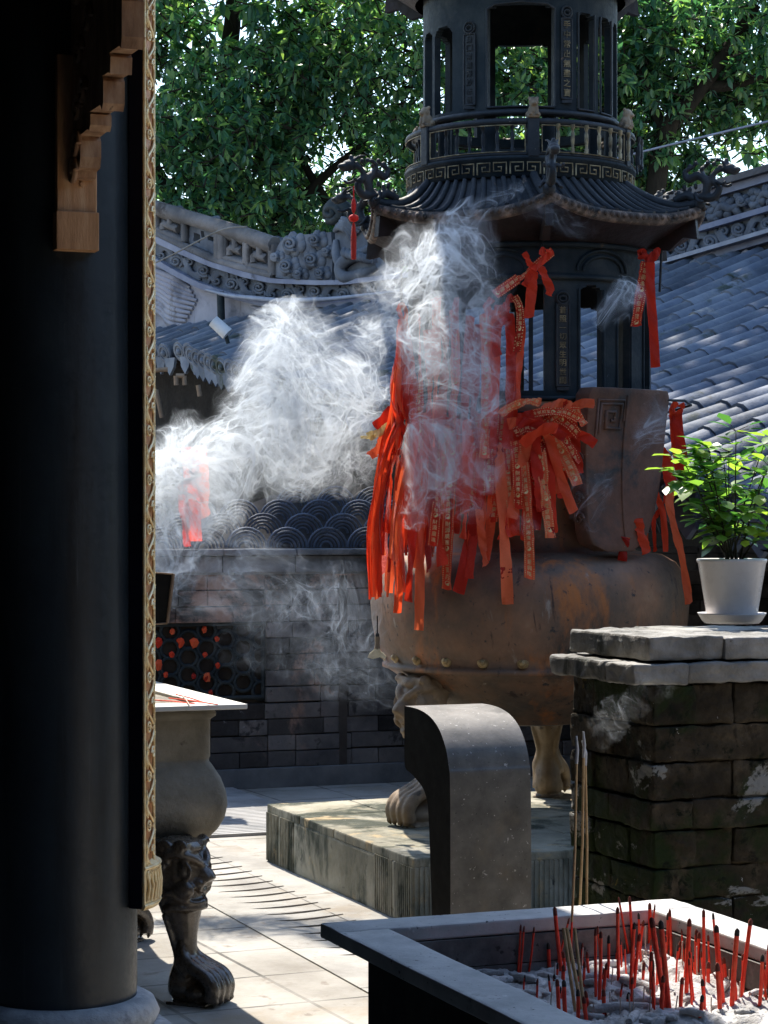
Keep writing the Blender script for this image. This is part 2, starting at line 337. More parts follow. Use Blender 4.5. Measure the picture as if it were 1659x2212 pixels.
# ================================================================ ground
def struct(o): o['kind'] = 'structure'; return o
m = MB(); m.add([(-200,-60,0),(200,-60,0),(200,400,0),(-200,400,0)], [(0,1,2,3)])
struct(obj('courtyard_paving', m, M['paver']))
L1 = V((-.725, 9.275, 0))
m = MB()
def strip_quad(m, o, a0, a1, b0, b1, z, t=.004):
    c = o+A*(a0+a1)/2+B*(b0+b1)/2+Z*(z-t/2); m.box(c, abs(a1-a0), abs(b1-b0), t, A, B, Z)
strip_quad(m, L1, -1.6, 5.2, 0.0, .62, .006, .02)
for i in range(-2, 15):                                   # dark curved sheets laid on the strip, painting the shade inside its slots
    r = V((-.66, 10.32, 0))+A*(.151*i); pts = []
    for k in range(9):
        u = k/8; pts.append(r-B*(.36*u)+A*(.045*math.sin(u*PI*.9)+.02*u))
    w = .016
    vs = [p+A*(w*math.sin(PI*min(1, .12+k*.125)))+Z*.0075 for k, p in enumerate(pts)]+[p-A*(w*math.sin(PI*min(1, .12+k*.125)))+Z*.0075 for k, p in enumerate(pts)]
    m.add(vs, [(k, k+1, 10+k, 9+k) for k in range(8)], 1)
struct(obj('drain_path', m, [M['strip'], M['holeshade']]))
m = MB()
for i in range(46): m.box(L1-A*(1.95+.055*i)+B*.55+Z*.008, .040, 1.5, .016, A, B, Z)
struct(obj('ribbed_path', m, M['ribbed']))
# ================================================================ hall over the camera side
m = MB(); HP = V((-.955, 6.6, 0))
EV = .58
m.box(HP+B*(EV-4.5)+A*2.5+Z*3.56, 15., 9., .2, A, B, Z)
for i in range(40): m.box(HP+B*(EV-4.4)+A*(9.6-.37*i)+Z*3.43, .09, 8.7, .06, A, B, Z)   # rafters
hall = thing('temple_hall', 'dark timber hall the photo is taken from, its eave and bracket at top left', 'building', HP)
obj('eave', m, M['darkwood'], hall)
m = MB(); m.box(HP-B*3.2+A*3.+Z*1.75, 13., .2, 3.5, A, B, Z); m.box(HP-B*1.6-A*3.4+Z*1.75, .2, 3.2, 3.5, A, B, Z)
m.box(HP-B*.2+A*10.2+Z*1.75, .2, 7.5, 3.5, A, B, Z)
m.box(V((5.,-3.2,3.2)), 16., .2, 6.4); m.box(V((5.,-1.9,6.)), 16., 3.4, .2); m.box(V((7.5,3.,2.6)), .2, 12., 5.2)  # unseen walls and roof behind and to the right, added to cut fill light
obj('wall', m, M['hallwall'], hall)
m = MB(); m.box(HP+A*4.4+Z*3.36, 8.3, .2, .16, A, B, Z)
obj('beam', m, M['darkwood'], hall)
# carved bracket: stepped profile in the plane (A, Z), fixed to the column
br = HP+A*.23+Z*.05
w0 = .060
poly = [(0,2.53),(.05,2.535),(.06,2.552),(.10,2.556),(.112,2.585),(.112,2.63),(.10,2.645),(.20,2.648),(.215,2.64),(.23,2.655),(.23,2.685),(.215,2.692),(.34,2.69),(.36,2.672),(.375,2.69),(.375,2.75),(.36,2.765),(.43,2.762),(.45,2.755),(.455,2.80),(.44,2.812),(.55,2.81),(.565,2.80),(.575,2.83),(.575,2.925),(.56,2.94),(.62,2.94),(.635,2.95),(.635,3.0),(.66,3.02),(.66,3.27),(0,3.27)]
m = MB(); m.prism(poly, br-B*.028, A, Z, B, w0)
for (a, z) in ((.08,2.62),(.16,2.76),(.10,2.72),(.22,2.95),(.12,2.88),(.05,2.55),(.2,3.08),(.3,3.18),(.09,3.05)):
    pts = []
    for k in range(26):
        t = k/25*2.2*2*PI*.7; rr = .042*(1-k/30)
        pts.append(br-B*.034+A*(a+rr*math.cos(t))+Z*(z+rr*math.sin(t)))
    m.tube(pts, .009, 6)
hb = obj('bracket', m, M['wood'], hall, bevel=.004)
m = MB()
m.box(br+A*.004-B*.015+Z*2.66, .03, .116, .46, A, B, Z)
m.box(br+A*.012-B*.017+Z*2.385, .05, .124, .11, A, B, Z)
m.tube([br+A*.018-B*.0+Z*2.52, br+A*.026+Z*2.52], .008, 10)
obj('bracket_plate', m, M['woodlight'], hall, bevel=.006)
# column with stone base
col = thing('column', 'round black lacquered timber column on a pale stone base', 'column', HP)
m = MB(); m.lathe([(.219,.19),(.221,.24),(.222,1.2),(.219,2.4),(.214,3.45)], HP, 72)
obj('shaft', m, M['column'], col)
m = MB(); m.lathe([(.0,.20),(.245,.20),(.272,.185),(.288,.15),(.275,.12)], HP, 48)
m.lathe([(.275,.12),(.325,.115),(.345,.0)], HP, 8, smooth=False)
obj('base', m, M['colbase'], col)
# couplet board curved round the column
pl = thing('couplet_board', 'tall navy couplet board with carved gold border, curved round the black column', 'board', HP)
z0, z1 = .47, 3.3
def cyl(r, phi, z): return HP+V((r*math.cos(phi), r*math.sin(phi), z))
ph0 = R(-22)
m = MB()
n = 40; vs = []
for k in range(n+1):
    a = ph0+R(170)*k/n
    for (r, z) in ((.224, z0), (.266, z0), (.266, z1), (.224, z1)): vs.append(cyl(r, a, z))
fs = [(4*k+j, 4*k+4+j, 4*k+4+(j+1) % 4, 4*k+(j+1) % 4) for k in range(n) for j in range(4)]
fs += [(3,2,1,0), (4*n, 4*n+1, 4*n+2, 4*n+3)]
m.add(vs, fs); obj('board', m, M['navy'], pl)
bw = .100; br_ = .268
def bd(u, z, o=0.): return cyl(br_+o, ph0+u*bw/br_, z)
m = MB()
m.grid(lambda i, j: bd(i, z0+(z1-z0)*j, 0), 8, 2)
m.grid(lambda i, j: bd(.0, z0+(z1-z0)*j, -.04*i+.002) if False else bd(.01, z0+(z1-z0)*j, .004*(1-i)), 1, 2)
obj('border_ground', m, M['goldback'], pl)
m = MB()
for u in (.04, .95): m.tube([bd(u, z0+(z1-z0)*k/30, .004) for k in range(31)], .0052, 6)
per = .145; nz = int((z1-z0)/per)
for k in range(nz):
    zb = z0+.05+k*per; s = 1 if k % 2 == 0 else 1
    m.tube([bd(.5+.34*math.sin(2*PI*t/16), zb+per*t/16, .005) for t in range(17)], .0045, 5, caps=False)
    for (uc, zc, dr, sz) in ((.30, .30, 1, .17), (.70, .78, -1, .17)):
        pts = []
        for q in range(20):
            t = q/19*1.6*2*PI; rr = sz*(1-.85*q/19)
            pts.append(bd(uc+dr*rr*math.cos(t), zb+per*zc+rr*bw*1.1*math.sin(t), .006+.004*q/19))
        m.tube(pts, [.0042-.002*q/19 for q in range(20)], 5)
    for (uc, zc, dr) in ((.62, .36, 1), (.38, .86, -1), (.66, .10, 1), (.34, .58, -1)):
        for q in range(3):
            m.tube([bd(uc+dr*(.07+.05*q), zb+per*(zc-.10+.03*q), .004), bd(uc+dr*(.16+.05*q), zb+per*(zc-.02+.05*q), .008), bd(uc+dr*(.14+.03*q), zb+per*(zc+.09+.05*q), .005)], [.003,.004,.0015], 5)
obj('carved_border', m, M['gold'], pl)
# bottom rail of the board, standing proud
m = MB(); n = 30
vs = []
for k in range(n+1):
    a = ph0+R(.2)+R(160)*k/n; rr = .272+.018*min(1, k/7)
    for (r, z) in ((.262, z0-.004), (rr, z0-.004), (rr, z0+.125), (.262, z0+.145)): vs.append(cyl(r, a, z))
fs = [(4*k+j, 4*k+4+j, 4*k+4+(j+1) % 4, 4*k+(j+1) % 4) for k in range(n) for j in range(4)]
fs += [(3,2,1,0)]
m.add(vs, fs)
def bt(k, z, o): a = ph0+R(160)*k/n; return cyl(.272+.018*min(1, k/7)+o, a, z)
for z in (z0+.008, z0+.118): m.tube([bt(k/2, z, .001) for k in range(60)], .006, 6)
for k in range(14):
    m.tube([bt(.6+k*.9, z0+.02, .002), bt(1.0+k*.9, z0+.065, .005), bt(.7+k*.9, z0+.105, .002)], [.006,.005,.003], 5)
    m.tube([bt(1.1+k*.9, z0+.105, .002), bt(.9+k*.9, z0+.06, .004)], [.004,.003], 5)
obj('bottom_rail', m, M['gold'], pl)

# ================================================================ stone table burner at left with lion legs
def lion_leg(k=1.0, tall=1.0, hs=0.):
    """lion mask knee over a clawed paw, facing +X, z from 0 to .545"""
    m = MB()
    pts = [(-.022,0,.36,.080),(-.0165,0,.321,.073),(-.010,0,.276,.0585),(-.006,0,.245,.049),(-.003,0,.216,.042),(.0,0,.171,.040),(.004,0,.126,.047),(-.004,0,.075,.055),(-.006,0,.03,.052)]
    cs = cr([p[:3] for p in pts], 26); rs = [q.x for q in cr([(p[3],0,0) for p in pts], 26)]
    m.tube(cs, rs, 16)
    E_ = m.ell
    E_((-.022,0,.43), (.088,.082,.118)); E_((-.03,0,.52), (.088,.085,.035))
    m.box((-.034,0,.528), .15, .14, .03)
    for s in (-1, 1):
        m.tube(cr([(-.05,s*.072,.485),(-.01,s*.078,.508),(.035,s*.062,.50),(.065,s*.03,.478),(.07,s*.012,.462)], 14), [.010,.014,.017,.018,.018,.018,.017,.016,.015,.014,.013,.012,.011,.010], 8)
        E_((.028,s*.064,.449), (.021,.019,.023)); m.tube([( .028+.028*math.cos(t*PI/8), s*(.066+.004*math.cos(t*PI/8)), .447+.030*math.sin(t*PI/8)) for t in range(17)], .006, 6)
        E_((.062,s*.028,.403), (.024,.018,.020))
        E_((.02,s*.06,.385), (.045,.025,.035))
        m.tube(cr([(-.055,s*.070,.330),(-.045,s*.082,.362),(-.02,s*.083,.372),(.02,s*.068,.352),(.055,s*.035,.340),(.068,0,.343)], 18), .010, 7)
        m.tube(cr([(-.045,s*.072,.316),(-.01,s*.074,.325),(.03,s*.058,.322),(.058,s*.03,.322),(.066,0,.324)], 14), .011, 7)
        for (cx_, cz_, rad) in ((-.055,.47,.030),(-.075,.415,.028),(-.06,.36,.022),(-.095,.50,.022),(-.04,.525,.024),(.02,.528,.024)):
            sp = []
            for q in range(22):
                t = q/21*1.7*2*PI; rr = rad*(1-.8*q/21)
                sp.append((cx_+rr*math.cos(t), s*(.078+.008*q/21), cz_+rr*math.sin(t)))
            m.tube(sp, [.0075-.003*q/21 for q in range(22)], 6)
        m.tube(cr([(-.05,s*.06,.30),(-.035,s*.045,.24),(-.02,s*.034,.18),(.0,s*.046,.135),(.035,s*.052,.10)], 18), [.010+.004*q/17 for q in range(18)], 7)
    m.tube(cr([(.03,0,.475),(.058,0,.445),(.078,0,.425),(.09,0,.408)], 12), [.022,.024,.026,.027,.028,.029,.03,.03,.03,.029,.028,.026], 10)
    m.tube(cr([(.058,-.02,.386),(.066,0,.380),(.058,.02,.386)], 8), .012, 7)
    for q in range(6):
        m.box((.058-abs(q-2.5)*.012, -.04+.016*q, .333), .02, .012, .020)
    # toes
    for i, y in enumerate((-.050,-.018,.018,.050)):
        f = 1.0-abs(y)*4
        pth = cr([(.0,y*.5,.215),(.014,y*.75,.160),(.05+.01*f,y,.125),(.092+.02*f,y*1.05,.098),(.112+.022*f,y*1.08,.062),(.104+.02*f,y*1.08,.022)], 22)
        m.tube(pth, [.016+.010*min(1, q/13) for q in range(22)], 10)
        E_((.098+.022*f, y*1.08, .083), (.026,.019,.020))
        m.tube([(.118+.022*f,y*1.08,.045),(.126+.022*f,y*1.08,.018),(.112+.022*f,y*1.08,.002)], [.013,.010,.003], 7)
    E_((.0,0,.055), (.062,.060,.056)); E_((.05,0,.04), (.06,.06,.04))
    m.box((.028,0,.004), .15, .115, .012)
    for p in m.v:
        q = max(0., min(1., (p.z-.27)/.10)); p.x += hs*q*q*(3-2*q)
        p.x *= k; p.y *= k; p.z *= k*tall
    return m
def placed(m, o, d):
    """copy of builder m turned so that +X points along d, standing at o"""
    d = V((d[0], d[1], 0)).normalized(); e = Z.cross(d); q = MB()
    q.v = [V(o)+d*p.x+e*p.y+Z*p.z for p in m.v]; q.f, q.m, q.sm = m.f, m.m, m.sm; return q
TC = P(535, 1520, 7.5); TC.z = 0
LA, LB = 1.25, .95
tab = thing('stone_burner', 'rectangular buff stone incense burner on black lion legs, half hidden by the couplet board', 'burner', TC-A*LA/2-B*LB/2)
def tq(m, e, z, n=5, rc=.03):
    """rounded rectangle ring inset e"""
    hx, hy = LA/2-e, LB/2-e; c = TC-A*LA/2-B*LB/2; out = []
    for (sx, sy, a0) in ((1,1,0),(-1,1,90),(-1,-1,180),(1,-1,270)):
        for k in range(n):
            a = R(a0+90*k/(n-1)); out.append(c+A*(sx*(hx-rc)+rc*math.cos(a))+B*(sy*(hy-rc)+rc*math.sin(a))+Z*z)
    return out
def loft(m, rings, mi=0, capT=True, capB=True, smooth=True):
    n = len(rings[0]); vs = [p for r in rings for p in r]
    m.add(vs, [(i*n+k, (i+1)*n+k, (i+1)*n+(k+1) % n, i*n+(k+1) % n) for i in range(len(rings)-1) for k in range(n)], mi, smooth)
    if capT: m.add(rings[-1], [tuple(range(n))[::-1]], mi)
    if capB: m.add(rings[0], [tuple(range(n))], mi)
m = MB()
prof = [(.13,.51),(.118,.512),(.10,.528),(.075,.56),(.056,.60),(.048,.645),(.052,.69),(.066,.735),(.088,.775),(.098,.79),(.098,.80),(.095,.805),(.095,.93),(.092,.935),(.080,.945),(.078,.955),(.084,.965),(.088,.972)]
loft(m, [tq(m, e, z) for e, z in prof]); obj('body', m, M['tablestone'], tab, smooth=0)
m = MB(); c = TC-A*LA/2-B*LB/2; rw = .13
for s in (-1, 1):
    m.box(c+A*s*(LA/2-rw/2)+Z*.981, rw, LB, .017, A, B, Z)
    m.box(c+B*s*(LB/2-rw/2)+Z*.981, LA-2*rw, rw, .017, A, B, Z)
obj('rim', m, M['tabletop'], tab, bevel=.003)
m = MB(); m.box(c+Z*.974, LA-.2, LB-.2, .006, A, B, Z); obj('ash_bed', m, M['tablestone'], tab)
legm = lion_leg()
first = None
for sx, sy in ((1,1),(1,-1),(-1,1),(-1,-1)):
    lp = c+A*sx*(LA/2-.17)+B*sy*(LB/2-.17)
    if first is None:
        lp = V((-.662, 7.42, 0)); first = lp
    q = placed(legm, lp, A*sx+B*sy)
    obj('leg', q, M['bronze'], tab, remesh=.005, smooth=2)
for (a, b, c_, d) in ((330,1512,420,1520),(365,1508,470,1522),(395,1503,412,1527),(380,1500,440,1517)):
    m = MB(); p, q = G(a, b, .995), G(c_, d, .995); m.tube([p, (p+q)/2+Z*.002, q], .0022, 5)
    o = obj('incense_stick', m, M['palestick'] if a > 390 else M['stick'], loc=p)
    tagit(o, 'thin spent incense stick lying across the sunlit rim of the left stone burner', 'incense stick', 'spent sticks lying on the left stone burner')

# ================================================================ incense box in the foreground
Q = V((-.12, 4.17, 0)); BW, BL, RW, TOP = .748, 1.55, .10, .85
bx = thing('incense_trough', 'dark stone incense trough with a wide pale rim, full of ash and red sticks', 'incense trough', Q+B*BW/2+A*BL/2)
m = MB()
def bxp(a, b, z): return Q+A*a+B*b+Z*z
def rimblock(a0, a1, b0, b1, sd):
    m.block(bxp((a0+a1)/2, (b0+b1)/2, TOP-.014), a1-a0, b1-b0, .028, A, B, n=14, rad=.004, amp=.0018, fr=14, seed=sd)
rimblock(0, RW, 0, BW, 1); rimblock(RW, BL, 0, RW, 2); rimblock(RW, BL, BW-RW, BW, 3)
obj('rim', m, M['boxstone'], bx)
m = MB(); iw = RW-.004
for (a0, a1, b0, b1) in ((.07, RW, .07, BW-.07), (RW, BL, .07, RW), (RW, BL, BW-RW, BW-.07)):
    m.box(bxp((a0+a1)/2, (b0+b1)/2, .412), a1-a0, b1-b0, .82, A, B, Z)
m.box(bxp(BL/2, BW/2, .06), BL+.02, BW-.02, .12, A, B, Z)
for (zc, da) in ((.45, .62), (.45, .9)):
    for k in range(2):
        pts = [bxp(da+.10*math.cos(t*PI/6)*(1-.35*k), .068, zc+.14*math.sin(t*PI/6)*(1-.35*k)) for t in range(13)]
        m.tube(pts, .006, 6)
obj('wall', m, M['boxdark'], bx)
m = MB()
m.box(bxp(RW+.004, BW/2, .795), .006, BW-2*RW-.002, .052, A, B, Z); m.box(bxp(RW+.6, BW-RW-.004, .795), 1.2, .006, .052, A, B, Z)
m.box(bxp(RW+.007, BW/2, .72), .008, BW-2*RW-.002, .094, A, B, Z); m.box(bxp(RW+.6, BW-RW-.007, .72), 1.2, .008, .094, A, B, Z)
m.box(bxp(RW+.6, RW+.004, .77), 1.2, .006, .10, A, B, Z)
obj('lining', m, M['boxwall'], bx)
def ashz(a, b):
    p = V((a*9, b*9, 0)); z = .752+.022*noise.noise(p*.6)+.016*noise.noise(p*1.9+V((5,1,2)))+.009*abs(noise.noise(p*4.5))+.006*noise.noise(p*10.)
    if b > .5: z += .03*max(0, min(1, (b-.5)/.12))*(.6+.8*noise.noise(p*1.3))
    return z
m = MB()
m.grid(lambda i, j: bxp(RW+.004+(BL-RW-.02)*j, RW+.004+(BW-2*RW-.008)*i, ashz(RW+(BL-RW)*j, RW+(BW-2*RW)*i)), 110, 260)
r2 = random.Random(3)
for k in range(240):
    a, b = r2.uniform(RW+.02, 1.1), r2.uniform(RW+.02, BW-RW-.02); z = ashz(a, b)
    s = r2.choice((.2, .3, .4, .6, .9, 1.3)); th = r2.uniform(0, PI)
    if r2.random() < .35:
        d = A*math.cos(th)+B*math.sin(th); l = .03*s+.01; rr = .0075*(.6+.5*s)
        p = bxp(a, b, z+rr*.6); m.tube([p-d*l, p-d*l*.3+Z*.002, p+d*l*.4, p+d*l], [rr*.8, rr, rr*1.05, rr*.75], 8)
    else:
        m.ell(bxp(a, b, z+.002), (.010*s, .007*s, .005*s), 7, 5, Matrix.Rotation(th, 3, 'Z'))
ash = obj('ash', m, M['ash'], loc=bxp(.5, BW/2, .75))
tagit(ash, 'pale grey ash and crumbled incense filling the foreground stone trough', 'ash', kind='stuff')
# sticks
def stick(px, pyb, pyt, lean, rad, kind, ab=None):
    # base found on the ash surface below the measured foot
    p = G(px, pyb, .755); d = p-Q; a, b = d.dot(A), d.dot(B)
    a = min(max(a, RW+.012), BL-.05); b = min(max(b, RW+.012), BW-RW-.012); p = bxp(a, b, ashz(a, b)-.008)
    h = (pyb-pyt)/F*p.y+.008
    top = p+Z*h+V((lean*h, r2.uniform(-.08, .08)*h, 0)); mid = (p+top)/2+V((r2.uniform(-1, 1)*.0012, 0, 0))
    return p, mid, top
SG = 'red incense sticks burning down in the foreground trough'
def red_stick(px, pyb, pyt, lean, rad, label, char=.14):
    tipm = M['char'] if r2.random() < .4 else M['smoulder']; char *= r2.uniform(.3, 1.1)
    p, mid, top = stick(px, pyb, pyt, lean, rad, 0)
    m = MB(); rad *= .80; m.tube([p, mid, top], [rad, rad, rad*.96], 8)
    dv = (top-p); ch = min(max(char*.75, .008/dv.length), .9)
    m.tube([top-dv*ch, top, top+dv.normalized()*.004], [rad*1.06, rad*.98, rad*.35], 8, 1)
    o = obj('incense_stick', m, [M['stick'], tipm], loc=p)
    return tagit(o, label, 'incense stick', SG)
# hand-placed ones (foot x, foot y, tip y, lean, radius)
K = 'thick red charred stick, '
HS = [(1103,2090,1990,.06,.0026,'leftmost of a pair of thin red sticks by the trough back wall'),(1113,2092,1995,.08,.0024,'thin red stick just right of the leftmost tall pair by the back wall'),(1130,2090,1998,.12,.0025,'thin red stick leaning right beside the leftmost pair near the back wall'),
 (1190,2085,1985,.25,.0025,'thin red stick leaning right just left of the tall gold sticks'),
 (1213,2105,1972,-.10,.0048,K+'leaning left at the foot of the tall gold sticks'),(1222,2190,2110,-.04,.0048,K+'short, in front of the tall gold sticks'),(1208,2182,2105,-.05,.0044,K+'half of a short pair in front of the gold sticks'),(1248,2192,2132,0,.0042,K+'stump right below the gold sticks'),
 (1316,2060,1938,-.18,.0026,'tall thin red stick leaning left by the rear of the trough'),(1330,2062,1945,-.06,.0034,'tall red stick standing by the rear wall right of the gold sticks'),(1336,2130,1975,-.02,.0040,K+'second tall one right of the gold sticks'),
 (1287,2150,2010,.0,.0034,'red stick in the pair in front of the two tall rear ones'),(1294,2155,2012,.02,.0040,K+'right one of the pair in front of the rear ones'),(1300,2165,2080,.1,.0036,'short red stick leaning right beside that front pair'),
 (1362,2150,2010,.05,.0040,K+'dark tipped, leaning right in the middle'),(1368,2145,2030,.10,.0040,K+'beside the dark one in the middle, leaning right'),
 (1385,2090,1985,-.05,.0030,'red stick by the shaded rear corner of the trough'),(1374,2060,1978,0,.0042,'dark burnt stick standing at the rear corner of the trough'),
 (1440,2185,1990,-.16,.0058,K+'tallest of the central pair, leaning left'),(1446,2190,1995,-.10,.0058,K+'right one of the tall central pair'),(1428,2195,2125,.05,.0046,K+'stub at the foot of the central pair'),
 (1482,2160,2005,.04,.0050,K+'standing alone right of the central pair'),(1520,2150,1985,0,.0038,'tall slim crimson stick standing alone at right'),
 (1562,2170,2010,-.08,.0056,K+'left one of the right hand clump'),(1580,2190,2025,.06,.0056,K+'black tipped in the right hand clump'),(1598,2180,2012,.14,.0048,K+'leaning right out of the right hand clump'),(1570,2130,2000,-.08,.0030,'thin red stick behind the right hand clump'),(1556,2195,2090,-.06,.0050,K+'burnt low at the left of the right hand clump'),
 (1412,2180,2110,-.03,.0034,'short red stick standing in ash left of the central pair'),(1260,2140,2090,.05,.003,'short red stub behind the front pair'),(1232,2075,2030,0,.003,'short thin red stub behind the gold sticks'),
 (1640,2190,2085,.05,.0042,'red stick at the far right edge of the trough'),(1625,2150,2070,.0,.0042,'red stick close to the sunlit right rim'),(1652,2170,2060,.08,.004,'red stick cut by the right edge of the picture')]
for h in HS: red_stick(*h)
for k in range(66):
    px = r2.uniform(1290, 1659) if r2.random() < .8 else r2.uniform(1090, 1300); pyb = r2.uniform(2070, 2212)
    if px < 1250 and pyb > 2060+(px-1000)*.62: continue
    hgt = r2.uniform(22, 105)*(1 if px > 1300 else .5)
    red_stick(px, pyb, pyb-hgt, r2.uniform(-.12, .12), r2.choice((.0022, .0026, .0034, .0044)), 'burnt down red incense stub with blackened tip standing among others in the ash', r2.uniform(.1, .35))
for k in range(26):
    px = r2.uniform(1180, 1640); pyb = r2.uniform(2090, 2205)
    p, mid, top = stick(px, pyb, pyb-r2.uniform(25, 70), r2.uniform(-.1, .1), .0013, 1)
    m = MB(); m.tube([p, mid, top], .0012, 5); o = obj('incense_stick', m, M['palestick'], loc=p)
    tagit(o, 'bare pale bamboo stick core left standing in the ash', 'incense stick', 'bare bamboo cores in the ash')
for (pb, pt, lab) in (((1232,2088),(1247,1590),'leftmost'),((1250,2060),(1262,1580),'middle'),((1268,2045),(1264,1600),'rightmost')):
    p = G(pb[0], pb[1], .755); d = p-Q; a, b = d.dot(A), d.dot(B); p = bxp(a, b, ashz(a, b)-.01)
    top = P(pt[0], pt[1], p.y+.03); tt = top-p
    s = thing('incense_stick', lab+' of the three long gold incense sticks with ash tips in the trough', 'incense stick', p, 'long gold incense sticks burning together')
    m = MB(); m.tube([p, p+tt*.2], .0022, 6); obj('handle', m, M['stick'], s)
    m = MB(); m.tube([p+tt*.2, p+tt*.5+V((.002,0,0)), p+tt*.88], .0025, 8); obj('body', m, M['stickgold'], s)
    m = MB(); m.tube([p+tt*.88, p+tt*.94+V((.001,0,0)), p+tt+V((-.002 if lab != 'rightmost' else -.006,0,0))], [.0030,.0032,.0022], 8); obj('ash_tip', m, M['ashtip'], s)
for (x0, y0, x1, y1, r_, lab) in ((1225,2100,1243,2185,.0032,'left'),(1232,2098,1256,2180,.0034,'middle'),(1240,2096,1263,2188,.0030,'right')):
    a_ = G(x1, y1, .75); h_ = (y1-2000)/F*a_.y; m = MB()
    tp = P(x0-8+(3 if lab == 'right' else 0)*3, 2005, a_.y+.05); m.tube([a_, (a_+tp)/2, tp], r_, 7)
    o = obj('incense_stick', m, M['stickgold'], loc=a_); tagit(o, lab+' of the short gold sticks leaning together before the long ones', 'incense stick', 'short gold sticks leaning together')

# ================================================================ curved granite block
SN = P(973, 1900, 6.9); SN.z = 0
near_ = [(.0,.0),(.0,.60),(.004,.80),(.012,.838),(.03,.885),(.06,.925),(.10,.958),(.16,.984),(.23,.998),(.30,1.003),(.385,1.003)]
far_ = [(.385,.82),(.37,.798),(.32,.787),(.275,.772),(.235,.757),(.205,.735),(.185,.70),(.172,.62),(.162,.50),(.15,.36),(.14,.22),(.13,.0)]
near = [(p.x, p.y) for p in cr([(a, b, 0) for a, b in near_], 60)]; far = [(p.x, p.y) for p in cr([(a, b, 0) for a, b in far_], 50)]
m = MB(); n_ = len(near+far); pr = near+far
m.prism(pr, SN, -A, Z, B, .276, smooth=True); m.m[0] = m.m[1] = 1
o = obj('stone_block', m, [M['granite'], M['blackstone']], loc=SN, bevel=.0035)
tagit(o, 'curved grey granite block with rounded top and black left side, standing behind the trough', 'stone block')

# ================================================================ brick pillar
KP = P(1380, 1380, 5.6); KP.z = 0
pil = thing('brick_pillar', 'mossy old brick pillar with worn cap slabs under the potted plant', 'pillar', KP-A*.25+B*.35)
def kp(a, b, z): return KP-A*a+B*b+Z*z
PD, PW = .47, .95
hts = [0,.085,.178,.262,.365,.45,.538,.64,.722,.818,.895,.99,1.085,1.19]
sd = 0; m = MB()
for i in range(len(hts)-1):
    z0_, z1_ = hts[i], hts[i+1]; zc = (z0_+z1_)/2; hh = z1_-z0_-.004
    off = r2.uniform(-.008, .008)
    # left face bricks (along -A) and front face bricks (along B)
    cuts = [0, .235, PD] if i % 2 else [0, .14, .33, PD]
    for c0, c1 in zip(cuts, cuts[1:]):
        sd += 1; j = r2.uniform(-.007, .007)
        m.block(kp((c0+c1)/2+.0, .09+j+.012, zc), c1-c0-.003, .12, hh, -A, B, n=14, rad=.005, amp=.006, fr=17, seed=sd)
    cuts = [0.125, .36, .62, PW] if i % 2 else [.125, .25, .50, .76, PW]
    for c0, c1 in zip(cuts, cuts[1:]):
        sd += 1; j = r2.uniform(-.006, .006)
        m.block(kp(.06+j+.012, (c0+c1)/2+.03, zc), .12, c1-c0-.003, hh, -A, B, n=14, rad=.005, amp=.006, fr=17, seed=sd)
obj('brickwork', m, M['pillar'], pil)
m = MB(); m.box(kp(PD/2+.008, PW/2+.04, .6), PD-.036, PW-.026, 1.185, A, B, Z); obj('mortar_core', m, M['pillar'], pil)
m = MB()
m.block(kp(.315, .045, 1.2175), .33, .13, .052, -A, B, n=22, rad=.007, amp=.0042, fr=24, seed=51)
m.block(kp(.07, .06, 1.2175), .155, .16, .052, -A, B, n=16, rad=.007, amp=.0042, fr=24, seed=52)
m.block(kp(.09, .37, 1.2175), .19, .46, .052, -A, B, n=30, rad=.007, amp=.0042, fr=24, seed=53)
m.block(kp(.09, .80, 1.2175), .19, .38, .052, -A, B, n=26, rad=.007, amp=.0042, fr=24, seed=54)
m.block(kp(.38, .50, 1.2175), .36, .82, .050, -A, B, n=8, rad=.010, amp=.004, fr=9, seed=55)
obj('lower_slab', m, M['cap'], pil)
m = MB()
m.block(kp(.245, .145, 1.281), .46, .215, .062, -A, B, n=30, rad=.007, amp=.0040, fr=22, seed=61)
m.block(kp(.14, .41, 1.278), .27, .315, .058, -A, B, n=26, rad=.007, amp=.0040, fr=22, seed=62)
m.block(kp(.40, .41, 1.281), .235, .315, .060, -A, B, n=10, rad=.010, amp=.005, fr=8, seed=63)
m.block(kp(.265, .78, 1.279), .50, .40, .060, -A, B, n=26, rad=.007, amp=.0040, fr=22, seed=64)
obj('cap_slab', m, M['cap'], pil)
